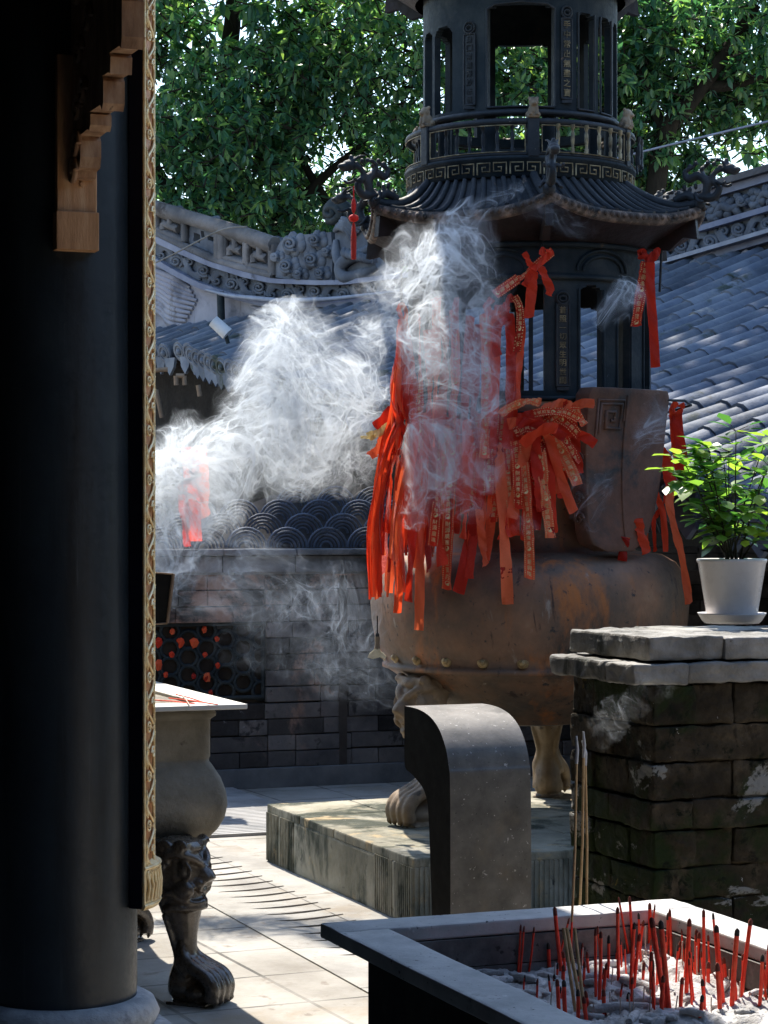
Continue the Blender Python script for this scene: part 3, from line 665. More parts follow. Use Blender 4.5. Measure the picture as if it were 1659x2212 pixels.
# potted shrub
PP = G(1581, 1346, 1.3115); PT = thing('potted_shrub', 'small leafy citrus shrub in a glossy white plastic pot on the brick pillar', 'potted plant', PP)
m = MB(); m.lathe([(.0,.006),(.075,.006),(.083,.012),(.094,.028),(.099,.030),(.097,.026),(.086,.008),(.078,0),(0,0)], PP, 56)
obj('saucer', m, M['pot'], PT)
m = MB(); m.lathe([(.0,.012),(.068,.012),(.072,.018),(.097,.172),(.100,.176),(.1015,.183),(.099,.186),(.095,.183),(.088,.15),(0,.15)], PP, 64)
obj('pot', m, M['pot'], PT)
m = MB(); m.lathe([(0,.166),(.05,.164),(.0915,.158)], PP, 30); obj('soil', m, M['soil'], PT)
stems = MB(); lv = MB(); r3 = random.Random(11)
def leaf(m, p, d, up, L, W, bend=.15, mi=0):
    d = d.normalized(); s = d.cross(up)
    if s.length < 1e-4: s = d.cross(V((1,0,0)))
    s.normalize(); n = s.cross(d)
    m.add([p, p+d*L*.28+s*W*.38+n*L*.03, p+d*L*.66+s*W*.50-n*L*bend*.3, p+d*L-n*L*bend, p+d*L*.66-s*W*.50-n*L*bend*.3, p+d*L*.28-s*W*.38+n*L*.03, p+d*L*.35-n*L*.05, p+d*L*.66-n*L*(bend*.3+.05)],
          [(0,1,6),(0,6,5),(1,2,7,6),(6,7,4,5),(2,3,7),(7,3,4)], mi, True)
for k in range(15):
    a = 2*PI*k/15+r3.uniform(-.2, .2); sp = r3.uniform(.03, .215); hgt = r3.uniform(.29, .43)*(1-.25*(sp/.19)**2)
    if k == 0: a, sp, hgt = PI, .17, .28
    if k == 1: a, sp, hgt = PI*1.03, .10, .34
    b0 = PP+V((r3.uniform(-.02, .02), r3.uniform(-.02, .02), .16)); e = PP+V((sp*math.cos(a), sp*math.sin(a), .16+hgt))
    path = cr([b0, b0*.55+e*.45+V((0,0,-.02))-V((math.cos(a), math.sin(a), 0))*sp*.12, e], 10)
    stems.tube(path, [.004-.0028*i/9 for i in range(10)], 5)
    for i in range(4, 10):
        for q in range(4 if i < 9 else 8):
            t = a+r3.uniform(-2.2, 2.2); d = V((math.cos(t), math.sin(t), r3.uniform(-.5, .7)))
            p0 = path[i]
            if r3.random() < .5:
                tw = d.normalized()*r3.uniform(.015, .045); stems.tube([p0, p0+tw], [.0014, .0008], 4); p0 = p0+tw
            L = r3.uniform(.042, .068)
            leaf(lv, p0, d, Z, L, L*r3.uniform(.60, .74), r3.uniform(.05, .3))
obj('stem', stems, M['twig'], PT); obj('foliage', lv, M['shrub'], PT)
# black board by the left burner
m = MB(); Y_ = 8.7
pts = [P(260,1232,Y_), P(375,1240,Y_), P(362,1346,Y_), P(262,1352,Y_)]
sb = thing('sign_board', 'black framed board standing between couplet board and wall', 'board', P(300,1350,Y_)*1)
m.add(pts+[p+V((0,.03,0)) for p in pts], [(3,2,1,0),(4,5,6,7),(0,1,5,4),(1,2,6,5),(2,3,7,6),(3,0,4,7)])
obj('panel', m, M['blackboard'], sb)
m = MB(); pp = [p-V((0,.004,0)) for p in pts]; m.tube([pp[0], pp[1]], .0035, 5); m.tube([pp[1], pp[2]], .007, 5); m.tube([pp[2], pp[3]], .004, 5)
obj('frame', m, M['beam'], sb)
m = MB(); b = P(285, 1340, Y_+.04); m.tube([V((b.x, b.y, 0)), b], .02, 8); obj('post', m, M['darkwood'], sb)
# ================================================================ platform
PL = V((-.554, 10.49, 0)); PH = .273; PLA, PLB = 1.84, 2.3
plat = thing('stone_platform', 'low square stone platform with ribbed edge bands carrying the tall iron burner', 'platform', PL+A*PLA/2+B*PLB/2)
m = MB()
m.block(PL+A*PLA/2+B*PLB/2+Z*(PH-.035)*.5, PLA, PLB, PH-.035, A, B, n=40, rad=.01, amp=.004, fr=6, seed=3)
for a0, a1 in ((.0, .18), (.2, .40), (1.42, 1.62), (1.64, 1.84)):
    k = int((a1-a0)/.022)
    for i in range(k): m.box(PL+A*(a0+.012+.022*i)+B*.001+Z*.125, .010, .012, .225, A, B, Z)
for b0, b1 in ((.0, .22), (.5, .75), (.9, 1.15), (1.5, 1.8)):
    k = int((b1-b0)/.022)
    for i in range(k): m.box(PL+A*(PLA-.001)+B*(b0+.012+.022*i)+Z*.125, .012, .012, .225, A, B, Z)
obj('base', m, M['plat'], plat)
m = MB(); r4 = random.Random(5)
bs = [0, .42, .88, 1.36, 1.8, PLB]; as_ = [0, .46, .92, 1.38, PLA]
for i in range(5):
    for j in range(4):
        m.block(PL+B*(bs[i]+bs[i+1])/2+A*(as_[j]+as_[j+1])/2+Z*(PH-.02+r4.uniform(-.001, .001)), as_[j+1]-as_[j]-.004, bs[i+1]-bs[i]-.004, .04, A, B, n=6, rad=.006, amp=.003, fr=7, seed=i*7+j)
obj('top_slab', m, M['plat'], plat)
# ================================================================ tall iron burner
C = V((.66, 10.1, 0))
tw = thing('incense_tower', 'tall dark iron incense burner tower with tiled skirt roof and rusty round belly', 'incense burner', C+Z*PH)
C2 = C+V((-.042, 0, 0))
def cy(r, th, z, o=0.): t = R(th); return C+V(((r+o)*math.sin(t)-.042*max(0., min(1., (z-2.95)/.15)), -(r+o)*math.cos(t), z))
legm2 = lion_leg(1.18, 1.02, .05)
for dx, dy in ((-.56, -.38), (.14, .70), (.69, -.5)):
    d = V((dx, dy, 0)); pos = C+d.normalized()*(.56 if dx < 0 else .68)+Z*PH
    obj('leg', placed(legm2, pos, d), M['legstone'], tw, remesh=.0065, smooth=2)
m = MB()
m.lathe([(0,.70),(.2,.695),(.30,.71),(.335,.74),(.42,.79),(.53,.86),(.615,.925),(.645,.945),(.668,.952),(.668,.968),(.65,.978),(.675,1.02),(.70,1.08),(.716,1.16),(.722,1.24),(.716,1.31),(.697,1.375),(.66,1.425),(.60,1.458),(.53,1.47),(.485,1.475),(.462,1.50),(.452,1.58),(.452,1.75),(.465,1.90),(.50,2.0),(.56,2.06),(.58,2.10),(.575,2.125),(.54,2.13),(.3,2.13)], C, 96)
obj('cauldron', m, M['cauldron'], tw)
for k in range(24):
    m = MB(); th = -66+15*k
    n_ = (cy(1, th, 0)-cy(0, th, 0)).normalized()
    p = cy(.664, th, 1.005); m.lathe([(.026,0),(.024,.006),(.018,.010),(0,.012)], V((0,0,0)), 14)
    q = n_.to_track_quat('Z', 'Y').to_matrix(); m.v = [p+q @ v for v in m.v]
    m.ell(p+n_*.010, (.015,.015,.015), 12, 8)
    obj('stud', m, M['studbrass'], tw)
# upright ears
def cr2(pts): return [(p.x, p.y) for p in cr([(a, b, 0) for a, b in pts], 20)]
def ear(th):
    c0 = cy(.60, th, 0); n_ = (cy(1, th, 0)-cy(0, th, 0)).normalized(); t_ = V((-n_.y, n_.x, 0))
    out = [(-.245,2.155),(-.235,2.18),(.225,2.185),(.245,2.16),(.243,1.95),(.232,1.84),(.205,1.74),(.16,1.64),(.10,1.55),(.03,1.49),(-.15,1.478),(-.22,1.485),(-.245,1.52),(-.25,1.75),(-.25,1.95)]
    xr = lambda z: lerp([(1.478,-.02),(1.49,.03),(1.55,.10),(1.64,.16),(1.74,.205),(1.84,.232),(1.95,.243),(2.16,.247),(2.18,.225)], z)
    xl = lambda z: lerp([(1.478,-.16),(1.50,-.22),(1.55,-.238),(1.7,-.235),(1.9,-.243),(2.16,-.252),(2.18,-.235)], z)
    bend = lambda x, z: .06*((z-1.478)/.7)**2+.05*(1-((z-1.478)/.7))**3-.035*(x/.25)**2
    zz = lambda j: 1.478+.702*j
    def ep(i, j, o): z = zz(j); x = xl(z)+(xr(z)-xl(z))*i; return c0-n_*.03+t_*x+Z*z+n_*(bend(x, z)+o)
    m = MB()
    for o_ in (-.042, .042): m.grid(lambda i, j: ep(i, j, o_), 14, 24)
    for i_ in (0, 1): m.grid(lambda i, j: ep(i_, j, -.042+.084*i), 2, 24)
    for j_ in (0, 1): m.grid(lambda i, j: ep(i, j_, -.042+.084*j), 14, 2)
    o = obj('ear', m, M['ear'], tw, weld=True, bevel=.010)
    m = MB(); f = .05
    inner = [(-.05,1.53),(-.05,2.15)] if True else [(-.20,2.13),(.20,2.13),(.205,1.95),(.192,1.85),(.165,1.76),(.12,1.67),(.06,1.59),(-.0,1.535),(-.15,1.525),(-.195,1.54),(-.205,1.78)]
    m.tube([c0+n_*(.013+bend(x, z))+t_*x+Z*z for x, z in cr2(inner)], .006, 6)
    for (ox, oz, s) in ((-.135, 2.05, .055),):
        sp = [(-1,-1.2),(-1,1.1),(1,1.1),(1,-.8),(-.45,-.8),(-.45,.5),(.4,.5),(.4,-.2),(0,-.2)]
        m.tube([c0+n_*(.014+bend(ox+x*s, oz+z*s))+t_*(ox+x*s)+Z*(oz+z*s) for x, z in sp], .009, 6)
        sp = [(-1.25,-1.5),(-1.25,1.4),(1.25,1.4),(1.3,-.2)]
        m.tube([c0+n_*(.014+bend(ox+x*s, oz+z*s))+t_*(ox+x*s)+Z*(oz+z*s) for x, z in sp], .007, 6)
    for k in range(6):
        z = 1.62+.085*k; pts = []
        for q in range(14):
            tt = q/13*2*PI*1.2; rr = .030*(1-.7*q/13); pts.append(c0-t_*.246+n_*(bend(-.25, z)-.03+rr*math.cos(tt))+Z*(z+rr*math.sin(tt)))
        m.tube(pts, .006, 5)
    obj('relief', m, M['ear'], o)
ear(40); ear(220)
# pierced drum walls
def drum(r, t, z0, z1, holes, dth=2.0, dz=.012):
    nth = int(360/dth); nz = max(1, int(round((z1-z0)/dz))); dz = (z1-z0)/nz
    def hole(th, z):
        for (a, b, za, zb, arch) in holes:
            x = (th-a) % 360
            if x < (b-a) and za < z < zb:
                if arch:
                    u = abs(x/(b-a)-.5)*2; w = (b-a)*PI/180*r*.5
                    top = zb-arch*w*(1-math.sqrt(max(0, 1-u*u)))
                    if z > top: continue
                return True
        return False
    solid = [[not hole((k+.5)*dth, z0+(j+.5)*dz) for k in range(nth)] for j in range(nz)]
    m = MB(); idx = {}
    def vt(k, j, s):
        k %= nth; key = (k, j, s)
        if key not in idx: idx[key] = len(m.v); m.v.append(cy(r if s == 0 else r-t, k*dth, z0+j*dz))
        return idx[key]
    def fc(*q): m.f.append(q); m.m.append(0); m.sm.append(False)
    for j in range(nz):
        for k in range(nth):
            if not solid[j][k]: continue
            fc(vt(k,j,0), vt(k+1,j,0), vt(k+1,j+1,0), vt(k,j+1,0)); fc(vt(k,j,1), vt(k,j+1,1), vt(k+1,j+1,1), vt(k+1,j,1))
            if j == 0 or not solid[j-1][k]: fc(vt(k,j,0), vt(k,j,1), vt(k+1,j,1), vt(k+1,j,0))
            if j == nz-1 or not solid[j+1][k]: fc(vt(k,j+1,0), vt(k+1,j+1,0), vt(k+1,j+1,1), vt(k,j+1,1))
            if not solid[j][k-1]: fc(vt(k,j,0), vt(k,j+1,0), vt(k,j+1,1), vt(k,j,1))
            if not solid[j][(k+1) % nth]: fc(vt(k+1,j,0), vt(k+1,j,1), vt(k+1,j+1,1), vt(k+1,j+1,0))
    return m
lz0, lz1 = 2.17, 2.63
LH = [(-36,-4,lz0,lz1,0),(-2,3.4,lz0,lz1,0),(20,31,lz0,lz1,.8),(41,49,lz0,lz1,.8),(63,74,lz0,lz1,.8),(80,90,lz0,lz1,.8),(126,135,lz0,lz1,.5),(137,179,lz0,lz1,.2),(184,214,lz0,lz1,.2),(222,232,lz0,lz1,.5),(-60,-50,lz0,lz1,.8),(-76,-66,lz0,lz1,.8),(-100,-85,lz0,lz1,.8)]
obj('lower_storey', drum(.55, .035, 2.12, 2.86, LH, 1.0, .01), M['iron'], tw)
m = MB()
for z, rr in ((2.135,.575),(2.66,.556),(2.80,.565)): m.tube([cy(rr, 6*k, z) for k in range(61)], .012, 6)
for c0_ in (-16, 32, 78):                                   # frieze arches
    for q in range(2): m.tube([cy(.556, c0_+(14-3*q)*math.cos(t*PI/14), 2.69+(.09-.025*q)*math.sin(t*PI/14)) for t in range(15)], .007, 5)
for a_ in (19,32,40,50,62): m.tube([cy(.553, a_, 2.17+.04*k) for k in range(12)], .006, 5)
obj('moulding', m, M['iron'], tw)
uz0, uz1 = 3.415, 3.86
UH = [(-22,16,uz0,uz1,.12),(31,44.5,uz0,uz1-.02,.9),(48.5,63,uz0,uz1-.02,.9),(67,78,uz0,uz1-.02,.9),(84,96,uz0,uz1,.2),(106,130,uz0,uz1,.4),(134,152,uz0,uz1,.4),(158,193.4,uz0,uz1,.1),(206,226,uz0,uz1,.4),(229,246,uz0,uz1,.4),(-63,-46,uz0,uz1-.06,.8),(-80,-66,uz0,uz1-.06,.8),(249,266,uz0,uz1,.4)]
obj('upper_storey', drum(.44, .03, 3.375, 4.06, UH, 1.0, .01), M['iron'], tw)
m = MB()
for a_, b_ in ((-22.5,16.5),(31.5,44),(49.5,62.5)):
    for x in (a_, b_): m.tube([cy(.444, x, uz0+(.42 if a_ > -20 else .43)*k/8) for k in range(9)], .005, 5)
    m.tube([cy(.444, a_+(b_-a_)*k/8, uz0-.004) for k in range(9)], .005, 5)
m.tube([cy(.444, -22.5, uz1-.02), cy(.444, -18, uz1), cy(.444, -3, uz1+.008), cy(.444, 12, uz1), cy(.444, 16.5, uz1-.02)], .006, 5)
m.tube([cy(.452, 6*k, 3.385) for k in range(61)], .014, 6)
obj('moulding', m, M['irontop'], tw)
m = MB(); m.lathe([(.40,3.08),(.40,3.235),(.36,3.24),(0,3.24)], C2, 48)
for k in range(10):
    m.tube([cy(.41, 14+36*k, 3.22), cy(.41, 14+36*k, 3.39)], .03, 8)
obj('drum_core', m, M['iron'], tw)
# glyphs
_fc = bpy.data.curves.new('glyphs', 'FONT'); _fo = bpy.data.objects.new('glyphs', _fc); COL.objects.link(_fo)
_gl = {}
def glyph(ch):
    if ch not in _gl:
        _fc.body = ch; _fc.resolution_u = 2
        dg = bpy.context.evaluated_depsgraph_get(); dg.update()
        me = _fo.evaluated_get(dg).to_mesh()
        vs = [v.co.copy() for v in me.vertices]; fs = [tuple(p.vertices) for p in me.polygons]
        x0, x1 = min(v.x for v in vs), max(v.x for v in vs); y0, y1 = min(v.y for v in vs), max(v.y for v in vs)
        s = max(x1-x0, y1-y0); _gl[ch] = ([((v.x-(x0+x1)/2)/s, (v.y-(y0+y1)/2)/s) for v in vs], fs)
    return _gl[ch]
def plaque(r, th, z0, z1, w, text, mb_):
    o = obj(*mb_) if False else None
    hw = w/2/r*180/PI
    m = MB(); m.grid(lambda i, j: cy(r, th-hw+2*hw*i, z0+(z1-z0)*j, .004), 4, 1)
    for x in (-hw, hw): m.tube([cy(r, th+x, z0+(z1-z0)*k/6, .006) for k in range(7)], .0042, 5)
    m.tube([cy(r, th-hw, z0, .006), cy(r, th+hw, z0, .006)], .005, 5); m.tube([cy(r, th-hw, z1, .006), cy(r, th+hw, z1, .006)], .004, 5)
    m.box(cy(r, th, z0-.012, .005), w*.9, .014, .014)
    m.tube([cy(r, th+hw*.95*math.cos(t*PI/8), z1+.028+.026*math.sin(t*PI/8), .006) for t in range(17)], .005, 5)
    m.tube([cy(r, th+hw*.55*math.cos(t*PI/8), z1+.026+.012*math.sin(t*PI/8), .008) for t in range(17)], .004, 5)
    p = obj('plaque', m, M['irontop'] if th < 0 else M['brass_and_sunlit'], tw)
    p.data.materials[0] = M['irontop']
    g = MB(); n = len(text); st = (z1-z0)/(n+.25); sz = min(st*.78, w*.72)
    for i, ch in enumerate(text):
        vs, fs = glyph(ch); zc = z1-st*(i+.62)
        g.add([cy(r, th+x*sz/r*180/PI, zc+y*sz, .0075) for x, y in vs], fs)
        # rim under every stroke so that the letters stand proud
    gm = obj('characters', g, M['brass_and_sunlit'] if th > 0 else M['irontop'], p)
    sol = gm.modifiers.new('s', 'SOLIDIFY'); sol.thickness = .004; sol.offset = 0
plaque(.444, 23.5, 3.45, 3.80, .050, '手中常出無盡之寶', ())
plaque(.444, -33, 3.43, 3.74, .055, '身口常清淨妙法音', ())
plaque(.554, 11.2, 2.19, 2.54, .056, '普照一切眾生明世間', ())
# balcony band with greek key and railing
m = MB(); m.lathe([(.40,3.10),(.505,3.095),(.513,3.10),(.513,3.165),(.525,3.172),(.525,3.186),(.50,3.19),(.40,3.19)], C2, 96)
obj('balcony', m, M['iron'], tw)
m = MB()
nk = 44
for k in range(nk):
    t0 = 360/nk*k; s = 360/nk*.86
    key = [(0,0),(0,1),(.9,1),(.9,.25),(.35,.25),(.35,.62),(.62,.62)] if k % 2 else [(.9,0),(.9,1),(0,1),(0,.25),(.55,.25),(.55,.62),(.3,.62)]
    m.tube([cy(.514, t0+s*x, 3.108+.05*y) for x, y in key], .0042, 4)
obj('greek_key', m, M['brass_and_sunlit'], tw)
m = MB()
for z, rr in ((3.335,.015),(3.195,.011)): m.tube([cy(.508, 5*k, z) for k in range(73)], rr, 8)
obj('rail', m, M['irontop'], tw)
m = MB()
for k in range(6):
    a_ = 3+60*k
    for z in (3.203, 3.318): m.tube([cy(.519, a_+4+52*i/12, z) for i in range(13)], .0028, 4)
    for x in (4, 56): m.tube([cy(.519, a_+x, 3.2), cy(.519, a_+x, 3.32)], .0028, 4)
obj('rail_trim', m, M['brass_and_sunlit'], tw)
for k in range(6):
    a_ = 3+60*k
    m = MB(); o_ = cy(.508, a_, 3.265); n_ = (cy(1, a_, 0)-cy(0, a_, 0)).normalized(); t_ = V((-n_.y, n_.x, 0))
    m.box(o_, .05, .04, .17, t_, n_, Z); post = obj('rail_post', m, M['irontop'], tw, bevel=.004)
    m = MB(); o_ = cy(.508, a_, 3.35)                    # seated lion on the post
    m.ell(o_+Z*.028, (.024,.03,.03)); m.ell(o_+n_*.012+Z*.065, (.022,.024,.024)); m.ell(o_+n_*.034+Z*.058, (.011,.012,.010)); m.box(o_+Z*.004, .05, .055, .012, t_, n_, Z)
    for s in (-1, 1):
        m.tube([o_+n_*.02+t_*.012*s+Z*.05, o_+n_*.03+t_*.014*s+Z*.008], .008, 6); m.ell(o_+t_*.017*s+Z*.084+n_*.004, .008); m.ell(o_-n_*.012+t_*.02*s+Z*.016, (.014,.016,.014))
    obj('lion_finial', m, M['legstone'], post, remesh=.0035, smooth=1)
    for i in range(1, 8):
        m = MB(); a2 = a_+60*i/8; o_ = cy(.508, a2, 0)
        m.lathe([(.008,3.20),(.0085,3.222),(.005,3.226),(.0075,3.245),(.0085,3.258),(.0085,3.286),(.005,3.292),(.0065,3.304),(.0095,3.31),(.0095,3.325)], o_, 8)
        obj('baluster', m, M['brass_and_sunlit'] if 3 < (a2 % 360) < 70 else M['irontop'], tw)  # brassy colour on the right front balusters paints in their sunlit edges
# skirt roofs
def hexr(th, ap):
    x = ((th-3) % 60)-30; return ap/math.cos(R(x))
def roof(zt, rt, ap, ze, nm, ribs=12, dragons=True):
    def cn(th): x = abs(((th-3) % 60)-30)/30; return x
    def surf(th, s, o=0.):
        r_ = rt+(hexr(th, ap)-rt)*s; up = .062*(cn(th)**3)*s**2
        z = zt-(zt-ze)*(1-(1-s)**1.75)+up; return cy(r_, th, z+o)
    rf = MB(); N_ = 120
    rf.grid(lambda i, j: surf(360*i, j), N_, 10)
    rr = obj('roof', rf, M['irontop'], tw)
    m = MB()
    for k in range(6):
        for i in range(1, ribs):
            u = i/ribs; th0 = 3+60*k+60*u
            x = (u-.5)*2*math.tan(R(30)); th1 = 3+60*k+30+math.degrees(math.atan(x))
            m.tube([surf(th0+(th1-th0)*j/7, .03+.97*j/7, .006) for j in range(8)], .0125, 6)
    obj('tile_ribs', m, M['irontop'], rr)
    m = MB()                                               # thick eave rim with tile ends
    def lowz(th, o, d): p = surf(th, 1.); q = cy(hexr(th, ap)+o, th, p.z+d); return q
    prof_ = [(.004,.006),(.012,-.004),(.010,-.034),(-.004,-.046),(-.02,-.044)]
    m.grid(lambda i, j: lowz(360*i, *[prof_[min(4, int(round(j*4)))][q] for q in (0, 1)]), N_, 4)
    for k in range(6):
        for i in range(ribs*2+1):
            x = (i/(ribs*2)-.5)*2*math.tan(R(30)); th1 = 3+60*k+30+math.degrees(math.atan(x))
            m.ell(lowz(th1, .012, -.012), (.011,.011,.013), 8, 6)
    obj('eave', m, M['eaverim'], rr)
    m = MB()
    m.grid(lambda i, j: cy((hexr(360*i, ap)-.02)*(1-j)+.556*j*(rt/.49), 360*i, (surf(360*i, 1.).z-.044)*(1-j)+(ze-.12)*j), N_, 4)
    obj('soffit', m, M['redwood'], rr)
    for k in range(6):
        th = 3+60*k; m = MB()
        m.tube([surf(th, .0+j/9*.97, .014) for j in range(10)], [.020+.004*j/9 for j in range(10)], 8)
        m.ell(surf(th, .99, .01), (.028,.028,.03))
        obj('ridge', m, M['irontop'], rr)
        n_ = (cy(1, th, 0)-cy(0, th, 0)).normalized(); t_ = V((-n_.y, n_.x, 0)); c0 = surf(th, 1.)
        m = MB()                                           # hanging corner board
        m.prism([(-.02,-.05),(-.01,-.145),(-.075,-.135),(-.14,-.19),(-.26,-.17),(-.26,-.05)], c0-t_*.016, n_, Z, t_, .032)
        obj('corner_board', m, M['redwood'], rr, bevel=.004)
        if dragons:
            m = MB()                                       # openwork dragon on the corner
            def dp(x, z, y=0): return c0+n_*x+Z*z+t_*y
            m.tube(cr([dp(-.12,.03),(dp(-.06,.05)),dp(-.02,.03),dp(.02,.05),dp(.03,.10),dp(-.01,.135),dp(-.055,.12),dp(-.07,.155),dp(-.03,.175)], 36), [.020]*24+[.019-.001*q for q in range(12)], 8)
            m.tube(cr([dp(.0,.04),dp(.06,.035),dp(.085,.075),dp(.055,.115),dp(.075,.15),dp(.12,.155)], 24), [.021-.0005*q for q in range(24)], 8)
            m.tube(cr([dp(.03,.10,.01),dp(.0,.16,.02),dp(.03,.185,.015)], 10), .010, 6)
            m.ell(dp(.13,.155), (.032,.026,.024), rot=Matrix.Rotation(math.atan2(n_.y, n_.x), 3, 'Z')); m.ell(dp(.162,.148), (.022,.018,.014)); m.ell(dp(.15,.135), (.02,.014,.009))
            for s in (-1, 1):
                m.tube(cr([dp(.12,.17,.01*s),dp(.09,.195,.02*s),dp(.05,.20,.028*s)], 8), [.008,.008,.007,.006,.006,.005,.004,.003], 6)
                m.tube(cr([dp(.08,.10,.015*s),dp(.11,.085,.035*s),dp(.13,.095,.04*s)], 7), .008, 6); m.tube(cr([dp(-.02,.06,.015*s),dp(.0,.02,.04*s),dp(.03,.012,.045*s)], 7), .008, 6)
            for q in range(9): m.ell(dp(-.10+.026*q, .06+.015*math.sin(q*1.9)+.012*q), (.011,.011,.015), 6, 5)
            for q in range(7): m.ell(dp(-.05+.028*q, .178+.014*math.sin(q*2.3)), (.012,.010,.012), 6, 5)
            obj('dragon_ornament', m, M['eaverim'] if False else M['irontop'], rr, remesh=.005)
roof(3.105, .49, .715, 2.925, 'skirt')
roof(4.30, .42, .60, 4.07, 'upper', dragons=False)
m = MB(); m.lathe([(.44,4.22),(.42,4.45),(.3,4.62),(.12,4.8),(.05,4.86),(.08,4.92),(.05,4.98),(0,5.05)], C2, 32); obj('finial', m, M['irontop'], tw)
m = MB()
m.tube([cy(.605, 5*k, 2.075) for k in range(73)], .005, 5)
for k in range(9): m.tube([cy(.565, 20+40*k, 2.09), cy(.605, 20+40*k, 2.075)], .005, 5)
m.tube([cy(.70, -57, 2.86), cy(.715, -55, 2.70), cy(.72, -54, 2.52)], .006, 5); m.tube([cy(.64, 62, 2.83), cy(.63, 62, 2.62)], .006, 5)
m.tube([cy(.63, 55, 2.14), cy(.73, 66, 2.14), cy(.73, 80, 2.13), cy(.62, 90, 2.1)], .006, 5)
m.tube([cy(.565, 2, 2.83), cy(.58, 2, 2.76)], .006, 5)
obj('tie_wire', m, M['irontop'], tw)
# tassel on the left dragon
tp = P(764, 402, 9.55)
ts = thing('tassel', 'red knotted tassel hanging from the left roof corner dragon', 'tassel', tp)
m = MB(); m.tube([tp, tp-Z*.055, tp-Z*.19], .003, 5); obj('cord', m, M['redknot'], ts)
m = MB(); m.ell(tp-Z*.085, (.011,.009,.030)); m.ell(tp-Z*.065, (.008,.007,.012)); m.ell(tp-Z*.105, (.008,.007,.012)); m.ell(tp-Z*.138, (.022,.018,.017)); obj('knot', m, M['redknot'], ts)
m = MB()
for k in range(18):
    a = 2*PI*k/18; m.tube([tp-Z*.16+V((.004*math.cos(a), .004*math.sin(a), 0)), tp-Z*.22+V((.010*math.cos(a), .010*math.sin(a), 0)), tp-Z*.315+V((.009*math.cos(a), .009*math.sin(a), 0))], .0022, 4)
obj('fringe', m, M['redknot'], ts)
# ================================================================ ribbons
def rz(z): return lerp([(1.0,.70),(1.15,.745),(1.42,.745),(1.5,.70),(2.07,.615),(2.2,.60),(2.6,.585),(3.,.585)], z)
def surf(px, py, off=0.):
    Y = 9.6
    for _ in range(8):
        p = P(px, py, Y); r_ = rz(p.z)+off; d = p.x-C.x
        Y = C.y-math.sqrt(max(r_*r_-d*d, 0.0))
    return P(px, py, Y)
YIN = None
def ribbon_geo(m, path, w, seed=0, prn=None, twist=0., flat=None, n=30):
    q = random.Random(seed); pts = cr(path, n); ph = q.uniform(0, 6); am = q.uniform(.2, .8)
    sd = []; nr = []
    for i, p in enumerate(pts):
        t = (pts[min(i+1, n-1)]-pts[max(i-1, 0)]).normalized()
        if flat is not None: rad = flat
        else:
            rad = p-V((C.x, C.y, p.z)); rad.z = 0; rad.normalize()
        s = t.cross(rad)
        if s.length < .05: s = V((1,0,0))
        s.normalize(); nn = s.cross(t).normalized()
        u = i/(n-1); a = am*math.sin(ph+u*q.uniform(4., 4.4))+twist*u
        s2 = s*math.cos(a)+nn*math.sin(a); sd.append(s2); nr.append(s2.cross(t).normalized())
    cup = q.uniform(-.25, .25)
    slant = q.uniform(-.7, .7); LL = max(.05, sum((pts[i+1]-pts[i]).length for i in range(n-1))); fa = q.uniform(.003, .008); fb = q.uniform(11, 22)
    def at(u, x, o=0.):                                   # u along 0..1, x across -.5..5
        u = min(1., max(0., u+slant*x*w/LL*(u**8-(1-u)**8)))
        f = u*(n-1); i = min(int(f), n-2); g = f-i
        p = pts[i].lerp(pts[i+1], g); s = sd[i].lerp(sd[i+1], g); nn = nr[i].lerp(nr[i+1], g)
        return p+s*w*x+nn*(o+cup*w*(x*x*4-1)*.3+fa*math.sin(u*fb+ph+x*4)+.0025*math.sin(u*53+ph*2+x*9))
    m.grid(lambda i, j: at(j, i-.5), 5, n-1, 0)
    if prn:
        L = sum((pts[i+1]-pts[i]).length for i in range(n-1)); sz = w*.42; pos = .04
        view = V((0,-1,0)); flipx = 1
        mid = at(.5, .5)-at(.5, -.5)
        if mid.x < 0: flipx = -1
        k = 0; sq = prn
        o = .0022
        nm = (at(.5, .5)-at(.5, -.5)).cross(at(.52, 0)-at(.5, 0))
        test = at(.5, 0, .01)-at(.5, 0, 0)
        if test.y > 0: o = -o
        while pos+sz/L < .97:
            ch = sq[k % len(sq)]; k += 1
            if ch == 'o':
                for (rr, a0, a1) in ((.5, 0, 2*PI),):
                    vs = []
                    for t in range(25):
                        a = 2*PI*t/24
                        for e in (.42, .52): vs.append(at(pos+(sz*.5-e*math.sin(a)*sz*1.0)/L, flipx*e*math.cos(a)*sz/w, o))
                    m.add(vs, [(2*t, 2*t+1, 2*t+3, 2*t+2) for t in range(24)], 1)
                pl_ = []                                   # yin half
                for t in range(13): a = PI/2-PI*t/12; pl_.append((.46*math.cos(a), .46*math.sin(a)))
                for t in range(1, 9): a = -PI/2+PI*t/9; pl_.append((-.0+.23*math.cos(a)*-1, -.23+.23*math.sin(a)))
                for t in range(1, 9): a = -PI/2+PI*t/9; pl_.append((.23*math.cos(a)*.9, .23+.23*math.sin(a)))
                m.add([at(pos+(sz*.5-y*sz)/L, flipx*x*sz/w, o) for x, y in pl_], [tuple(range(len(pl_)))], 1)
                pos += sz*1.5/L
            else:
                vs, fs = glyph(ch)
                m.add([at(min(1, max(0, pos+(sz*.5-y*sz)/L)), flipx*x*sz/w, o) for x, y in vs], fs, 1)
                pos += sz*1.22/L
        nd_ = int(L/.0085)
        for t in range(nd_):
            u = (t+.5)/nd_
            for x in (-.40, .40):
                h = .0017
                m.add([at(u-h/L, x-h/w, o), at(u-h/L, x+h/w, o), at(u+h/L, x+h/w, o), at(u+h/L, x-h/w, o)], [(0,1,2,3)], 1)
RG = 'red prayer ribbons tied round the iron burner'
